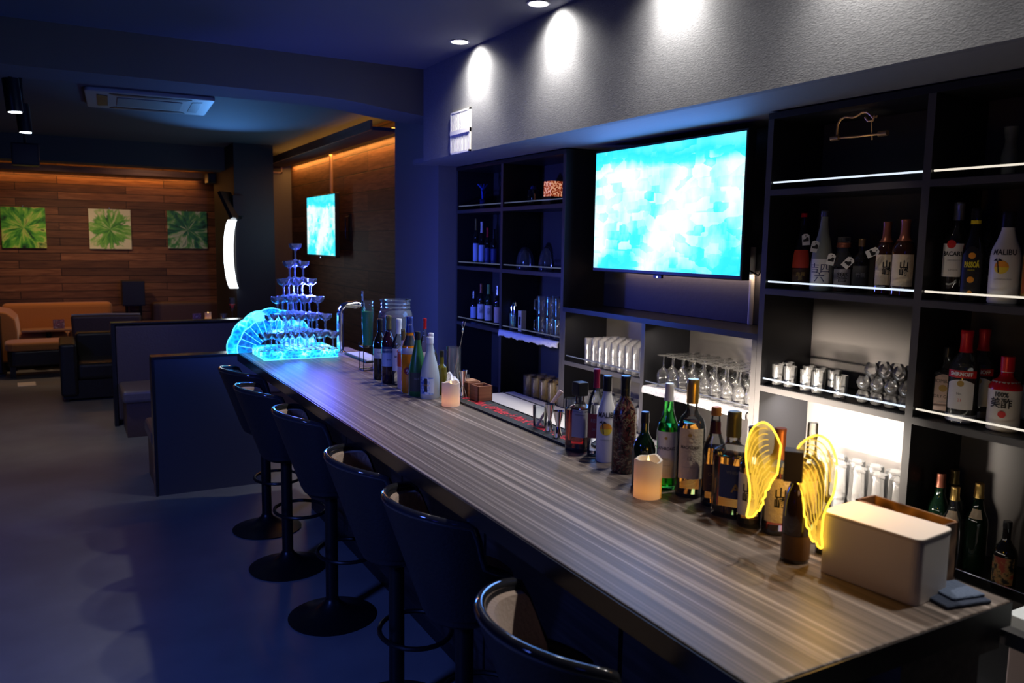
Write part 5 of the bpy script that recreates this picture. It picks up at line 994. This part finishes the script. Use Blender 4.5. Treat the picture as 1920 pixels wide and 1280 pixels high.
# odds and ends on the far unit
q, h, r = sh(905, 2.62, ZS[3] + .001, 345, 20); t = thing('glass_ornament', 'blue twisted glass ornament on the top far shelf', 'ornament', q)
MB().lathe([(0, 0), (r * .5, 0), (r * .55, h * .4), (0, h * .42)], 16).build('base', PB('dark_blue_glass', (.02, .03, .12), .1, coat=.4), t)
for k in range(4): MB().tube([(.0, 0, h * .4), (.02 * math.cos(k), .03 * math.sin(k * 1.7), h * .7), (-.03 + .025 * k, .02, h)], .006, 8).build('twist', PB('blue_glass', (.05, .12, .6), .08, coat=.5), t)
q, h, r = sh(880, 2.62, ZS[3] + .001, 340, 22); t = thing('glass_bowl', 'dark round glass bowl at the left of the top far shelf', 'bowl', q); MB().open_lathe([(.02, 0), (r, h * .35), (r * 1.05, h * .6), (r * .8, h * .9), (r * .77, h * .9), (r, h * .6), (r * .93, h * .36), (0, .006)], 24).build('bowl', G_shelf, t)
q, h, r = sh(1000, 2.62, ZS[3] + .001, 348, 24); t = thing('round_jar', 'dark round jar with lid on the top far shelf', 'jar', q); MB().lathe([(0, 0), (r * .9, 0), (r, h * .5), (r * .8, h * .8), (0, h * .82)], 24).build('body', B_dark, t); MB().lathe([(0, h * .82), (r * .5, h * .82), (r * .45, h * .93), (.01, h), (0, h)], 20).build('lid', PB('dark_blue_lid', (.03, .05, .15), .2), t)
q, h, r = sh(1037, 2.60, ZS[3] + .001, 331, 24); t = thing('crystal_block', 'small orange crystal block on the top far shelf', 'ornament', q)
hh = .045; box(-hh, hh, -hh, hh, 0, .05).build('stand', M_black, t); box(-hh * .9, hh * .9, -hh * .9, hh * .9, .05, min(h, .14)).build('crystal', noisecol('orange_crystal', 90, (1, 1, 1), [(.4, (.25, .03, .01)), (.5, (.8, .15, .04)), (.62, (1, .5, .3))], .3, emit=.6, kind='ShaderNodeTexVoronoi'), t)
for px, wd, lb in ((985, 34, 'clear glass dome bowl on the second far shelf'), (1025, 30, 'clear glass dome beside another on the second far shelf')):
    q, h, r = sh(px, 2.63, Z2, 462, wd); t = thing('glass_dome', lb, 'bowl', q); MB().open_lathe([(r, 0), (r, h * .3), (r * .8, h * .7), (r * .4, h * .95), (0, h), (0, h - .003), (r * .38, h * .93), (r * .78, h * .68), (r * .96, h * .3), (r * .97, 0)], 28).build('dome', G_shelf, t)
q, h, r = sh(962, 2.57, Z3, 566, 15); t = thing('utensil_glass', 'glass of chrome tongs on the lower far shelf', 'tongs holder', q)
MB().open_lathe([(0, 0), (r * .9, 0), (r, h * .6), (r * .95, h * .6), (r * .85, .006), (0, .006)], 20).build('tumbler', G_shelf, t)
for k in range(4):
    an = k * 1.6; MB().tube([(.004 * math.cos(an), .004 * math.sin(an), .01), (.014 * math.cos(an), .014 * math.sin(an), h * .8), (.01 * math.cos(an) + .008, .01 * math.sin(an), h), (.004 * math.cos(an) + .016, .004 * math.sin(an), h * .85)], .0025, 6).build('tongs', M_chrome, t)
q, h, r = sh(979, 2.58, Z3, 582, 10); t = thing('small_box', 'small cream box between the tongs and the beer mugs', 'box', q); box(-.018, .018, -.022, .022, 0, h).build('carton', L_cream, t, bevel=.001); box(-.0185, -.0178, -.014, .014, h * .3, h * .7).build('printed_motif', K_blk, t)
# stacked beer mugs
mug = None; MR = .040
for tier in (0, 1):
    for i in range(3):
        for j in range(2):
            q = (2.565 + j * .10, 4.03 + i * .098, Z3 + tier * .125)
            if mug is None:
                mug = thing('beer_mug', 'clear beer mug in the lower tier of mugs on the far shelf', 'beer mug', q, 0, 'beer mugs stacked on the far shelf')
                MB().open_lathe([(0, .0), (.036, 0), (.038, .003), (MR, .12), (.037, .12), (.035, .014), (0, .012)], 24).build('mug_body', G_shelf, mug)
                MB().tube([(-.02, .033, .10), (-.03, .050, .095), (-.03, .052, .04), (-.02, .034, .03)], .004, 8).build('handle', G_shelf, mug)
            else: dup(mug, q, 0, 'clear beer mug in the %s tier of mugs on the far shelf' % ('upper' if tier else 'lower'))
# white cloths
def cloth(label, y0, y1, z, x1, drop, wob):
    t = MB(); n = 40; P = [(x1, .0), (SX0 + .02, .002), (SX0 - .006, .000), (SX0 - .014, -drop * .35), (SX0 - .014, -drop)]; vs = []; fs = []
    for i in range(n + 1):
        y = y0 + (y1 - y0) * i / n; wv = wob * (math.sin(i * .9) + .6 * math.sin(i * 2.3 + 1))
        for k, (x, dz) in enumerate(P): vs.append((x - (wv * .5 if k > 2 else 0), y, z + dz + (wv if k >= 3 else 0)))
        for k, (x, dz) in enumerate(P): vs.append((x + (.004 if k > 1 else 0), y, z + dz - .004 + (wv if k >= 3 else 0)))
    m = 10
    for i in range(n):
        for k in range(4): a_ = i * m + k; fs.append((a_, a_ + 1, a_ + m + 1, a_ + m)); a_ += 5; fs.append((a_, a_ + m, a_ + m + 1, a_ + 1))
        fs.append((i * m + 4, i * m + 9, (i + 1) * m + 9, (i + 1) * m + 4)); fs.append((i * m, (i + 1) * m, (i + 1) * m + 5, i * m + 5))
    for e in (0, n * m):
        for k in range(4): fs.append((e + k, e + 5 + k, e + 6 + k, e + k + 1))
    t.add(vs, fs, True); o = t.build('drying_cloth', M_cloth, autosmooth=False); return tag(o, label, 'cloth')
cloth('white drying cloth hanging over the far shelf edge under the beer mugs', 3.93, 4.66, Z3 + .0, 2.505, .035, .004)
cloth('bright white drying cloth under the upside-down wine glasses', 2.445, 3.14, 1.005 + .006, 2.77, .030, .001)
# stemware upside down on the cloth
WZ = 1.005 + .0085; p = un(1228, 637, 0, 2.54); hw_ = .150; wg = None
for i in range(9):
    for j in range(4):
        q = (2.556 + j * .066, 2.475 + i * .0735 + (j % 2) * .012, WZ)
        if wg is None:
            wg = thing('wine_glass', 'wine glass standing upside down in the rows on the white cloth', 'wine glass', q, 0, 'upside-down wine glasses under the screen')
            MB().open_lathe([(.027, 0), (.031, .035), (.032, .06), (.026, .08), (.010, .092), (.004, .100), (.0035, .148), (.010, .152), (.033, .1545), (.033, .156), (0, .1575)], 20).build('bowl_and_stem', G_shelf, wg)
        else: dup(wg, q, 0)
# highball tumblers
tg = None
for i in range(9):
    for j in range(4):
        q = (2.54 + j * .060, 3.20 + i * .0605, 1.041)
        if tg is None: tg = tumbler_mesh('highball_glass', 'slim straight highball glass in the rows on the lit shelf', q, .145, .025, G_high, group='slim highball glasses under the screen')
        else: dup(tg, q, 0)
# big tumblers at the bottom of the niche and of the far unit
bg_ = None
for x, y in [(2.56 + j * .08, 3.22 + i * .082) for i in range(7) for j in range(2)]:
    q = (x, y, .641)
    if bg_ is None: bg_ = tumbler_mesh('tall_tumbler', 'tall ribbed clear tumbler on the bottom shelf behind the counter bottles', q, .24, .036, G_shelf, group='tall tumblers on the bottom niche shelf', foot=.02)
    else: dup(bg_, q, 0)
fg = None; G_gold = thin('gold_lit_glass', (.95, .88, .68), (.55, .42, .2), .04, .10, (1, .8, .5))  # golden light put into the tint and haze of the glass
for x, y in [(2.56 + j * .085, 3.97 + i * .098) for i in range(5) for j in range(2)]:
    q = (x, y, .641)
    if fg is None: fg = tumbler_mesh('beer_glass', 'tall beer glass with golden gleam on the bottom far shelf', q, .235, .040, G_gold, group='tall glasses on the bottom far shelf', foot=.02)
    else: dup(fg, q, 0)
# third shelf, far bay of the near unit: tumblers and round glasses
tb = None; GR = 'rocks tumblers on the third near shelf'
spots = []
for px in (1461, 1483, 1500, 1514, 1536, 1556, 1578, 1598):
    spots.append((px, 2.552))
for px in (1475, 1496, 1518, 1540, 1566, 1588): spots.append((px, 2.63))
ok = []
for px, X in spots:
    q, h, r = sh(px, X, Z3, 685, 20)
    if any((q[0] - o[0]) ** 2 + (q[1] - o[1]) ** 2 < .0545 ** 2 for o in ok): continue
    ok.append(q)
    if tb is None: tb = tumbler_mesh('rocks_tumbler', 'clear ribbed rocks tumbler in the loose row on the third near shelf', q, .088, .026, G_shelf, group=GR, foot=.014)
    else: dup(tb, q, random.random())
bl = None; BR = .033
for tier, (n_, off) in enumerate(((4, 0), (4, .0), (3, .028))):
    for i in range(n_):
        for j in range(2):
            q = (2.552 + j * .060, 1.757 + off + i * .0570, Z3 + tier * .0515)
            if bl is None:
                bl = thing('round_glass', 'x', 'glass', q, 0, 'round glasses piled at the right of the third shelf')
                MB().open_lathe([(k_ * .83, z_ * .83) for k_, z_ in [(.0, .001), (.016, 0), (.024, .006), (.0325, .026), (.0325, .036), (.024, .055), (.022, .060), (.0205, .060), (.023, .054), (.030, .036), (.030, .026), (.02, .009), (0, .007)]], 20).build('round_bowl', G_shelf, bl)
            o = bl if (tier, i, j) == (0, 0, 0) else dup(bl, q, 0)
            o['label'] = 'clear round glass in the %s tier of the pile' % ('bottom', 'middle', 'top')[tier]
# bottom shelf of that bay: inverted tall glasses in two tiers
ig = None
for tier in (0, 1):
    for i in range(6):
        for j in range(2):
            q = (2.56 + j * .09, 1.766 + i * .082, Z4 + tier * .125)
            if ig is None:
                ig = thing('stacked_tumbler', 'x', 'glass', q, 0, 'upside-down tumblers on the bright bottom shelf')
                MB().open_lathe([(.036, 0), (.032, .118), (.030, .124), (0, .124), (0, .112), (.028, .111), (.033, 0)], 24).build('tumbler', G_shelf, ig)
            o = ig if (tier, i, j) == (0, 0, 0) else dup(ig, q, 0)
            o['label'] = 'upside-down tumbler in the %s layer on the bright bottom shelf' % ('lower', 'upper')[tier]
t = thing('shelf_light', 'white LED light bar under the third near shelf', 'shelf light', (2.60, 2.05, 1.108)); box(-.012, .012, -.30, .30, -.008, 0).build('bar', M_steel, t); box(-.009, .009, -.29, .29, -.010, -.008).build('diffuser', emitm('shelf_light_diffuser', (1, .95, .88), 10), t)
light('shelf_lamp', 'AREA', (2.60, 2.05, 1.095), 17, (1, .93, .84), .55, (2.70, 2.05, .8), .02)
light('niche_lamp', 'AREA', (2.53, 2.8, 1.29), 2.6, (1, .88, .75), .6, (2.62, 2.8, 1.0), .02)
light('niche_lamp', 'AREA', (2.53, 3.52, 1.29), 1.2, (1, .86, .7), .6, (2.62, 3.52, 1.0), .02)
light('upper_shelf_lamp', 'SPOT', (1.9, 2.0, 2.4), 5, (1, .85, .68), .02, (2.6, 1.9, 1.60), cone=34, blend=.6)
# gilt scrollwork emblem on the back of the top bay
p = un(1612, 240, 0, 2.60); t = thing('scroll_ornament', 'gilt scroll and rod ornament hanging in the top near shelf bay', 'hanging ornament', (2.60, p.y, p.z)); M_gilt = PB('aged_gilt', (.55, .33, .14), .35, .6, emit=(.55, .3, .12), es=.0)
def sp_(px, py): q = un(px, py, 0, 2.60); return (q.x - 2.60, q.y - p.y, q.z - p.z)
MB().tube([sp_(1565, 259), sp_(1605, 256), sp_(1657, 250)], .004, 8).build('rod', M_gilt, t); MB().tube([sp_(x, y) for x, y in ((1569, 258), (1570, 243), (1571, 233), (1576, 224), (1586, 219), (1600, 220), (1608, 217), (1616, 211), (1626, 210), (1633, 216), (1638, 222))], .0045, 8).build('scroll', M_gilt, t)
MB().tube([sp_(x, y) for x, y in ((1622, 220), (1628, 227), (1636, 226), (1640, 216), (1644, 217), (1642, 221))], .004, 8).build('curl', M_gilt, t); MB().tube([sp_(1634, 228), sp_(1635, 262)], .0022, 6).build('chain', M_gilt, t); MB().cyl(sp_(1620, 211), (0, sp_(1620, 211)[1], 2.205 - p.z), .0008, 5).build('hanging_wire', M_black, t)
for x, y in ((1566, 259), (1656, 250)): q = Vector(sp_(x, y)); MB().cyl(q - Vector((0, .018, 0)), q + Vector((0, .018, 0)), .010, 12).build('finial', M_gilt, t)
light('ornament_spot', 'SPOT', (2.53, 1.95, 1.95), 1.6, (1, .8, .55), .01, (2.61, p.y, p.z), cone=44, blend=.9)  # added lamp without a fixture, makes the gilt ornament visible
# pale figurine on the near top shelf
q, h, r = sh(1895, 2.62, ZS[3] + .001, 238, 30); t = thing('glass_vase', 'barely visible dark fluted vase on the top shelf at the right edge', 'vase', q); MB().open_lathe([(0, 0), (r * .8, 0), (r, h * .4), (r * .6, h * .7), (r * .9, min(h, .22)), (r * .85, min(h, .22)), (r * .55, h * .7), (0, h * .3)], 24).build('body', PB('dark_grey_vase', (.08, .09, .09), .4), t)
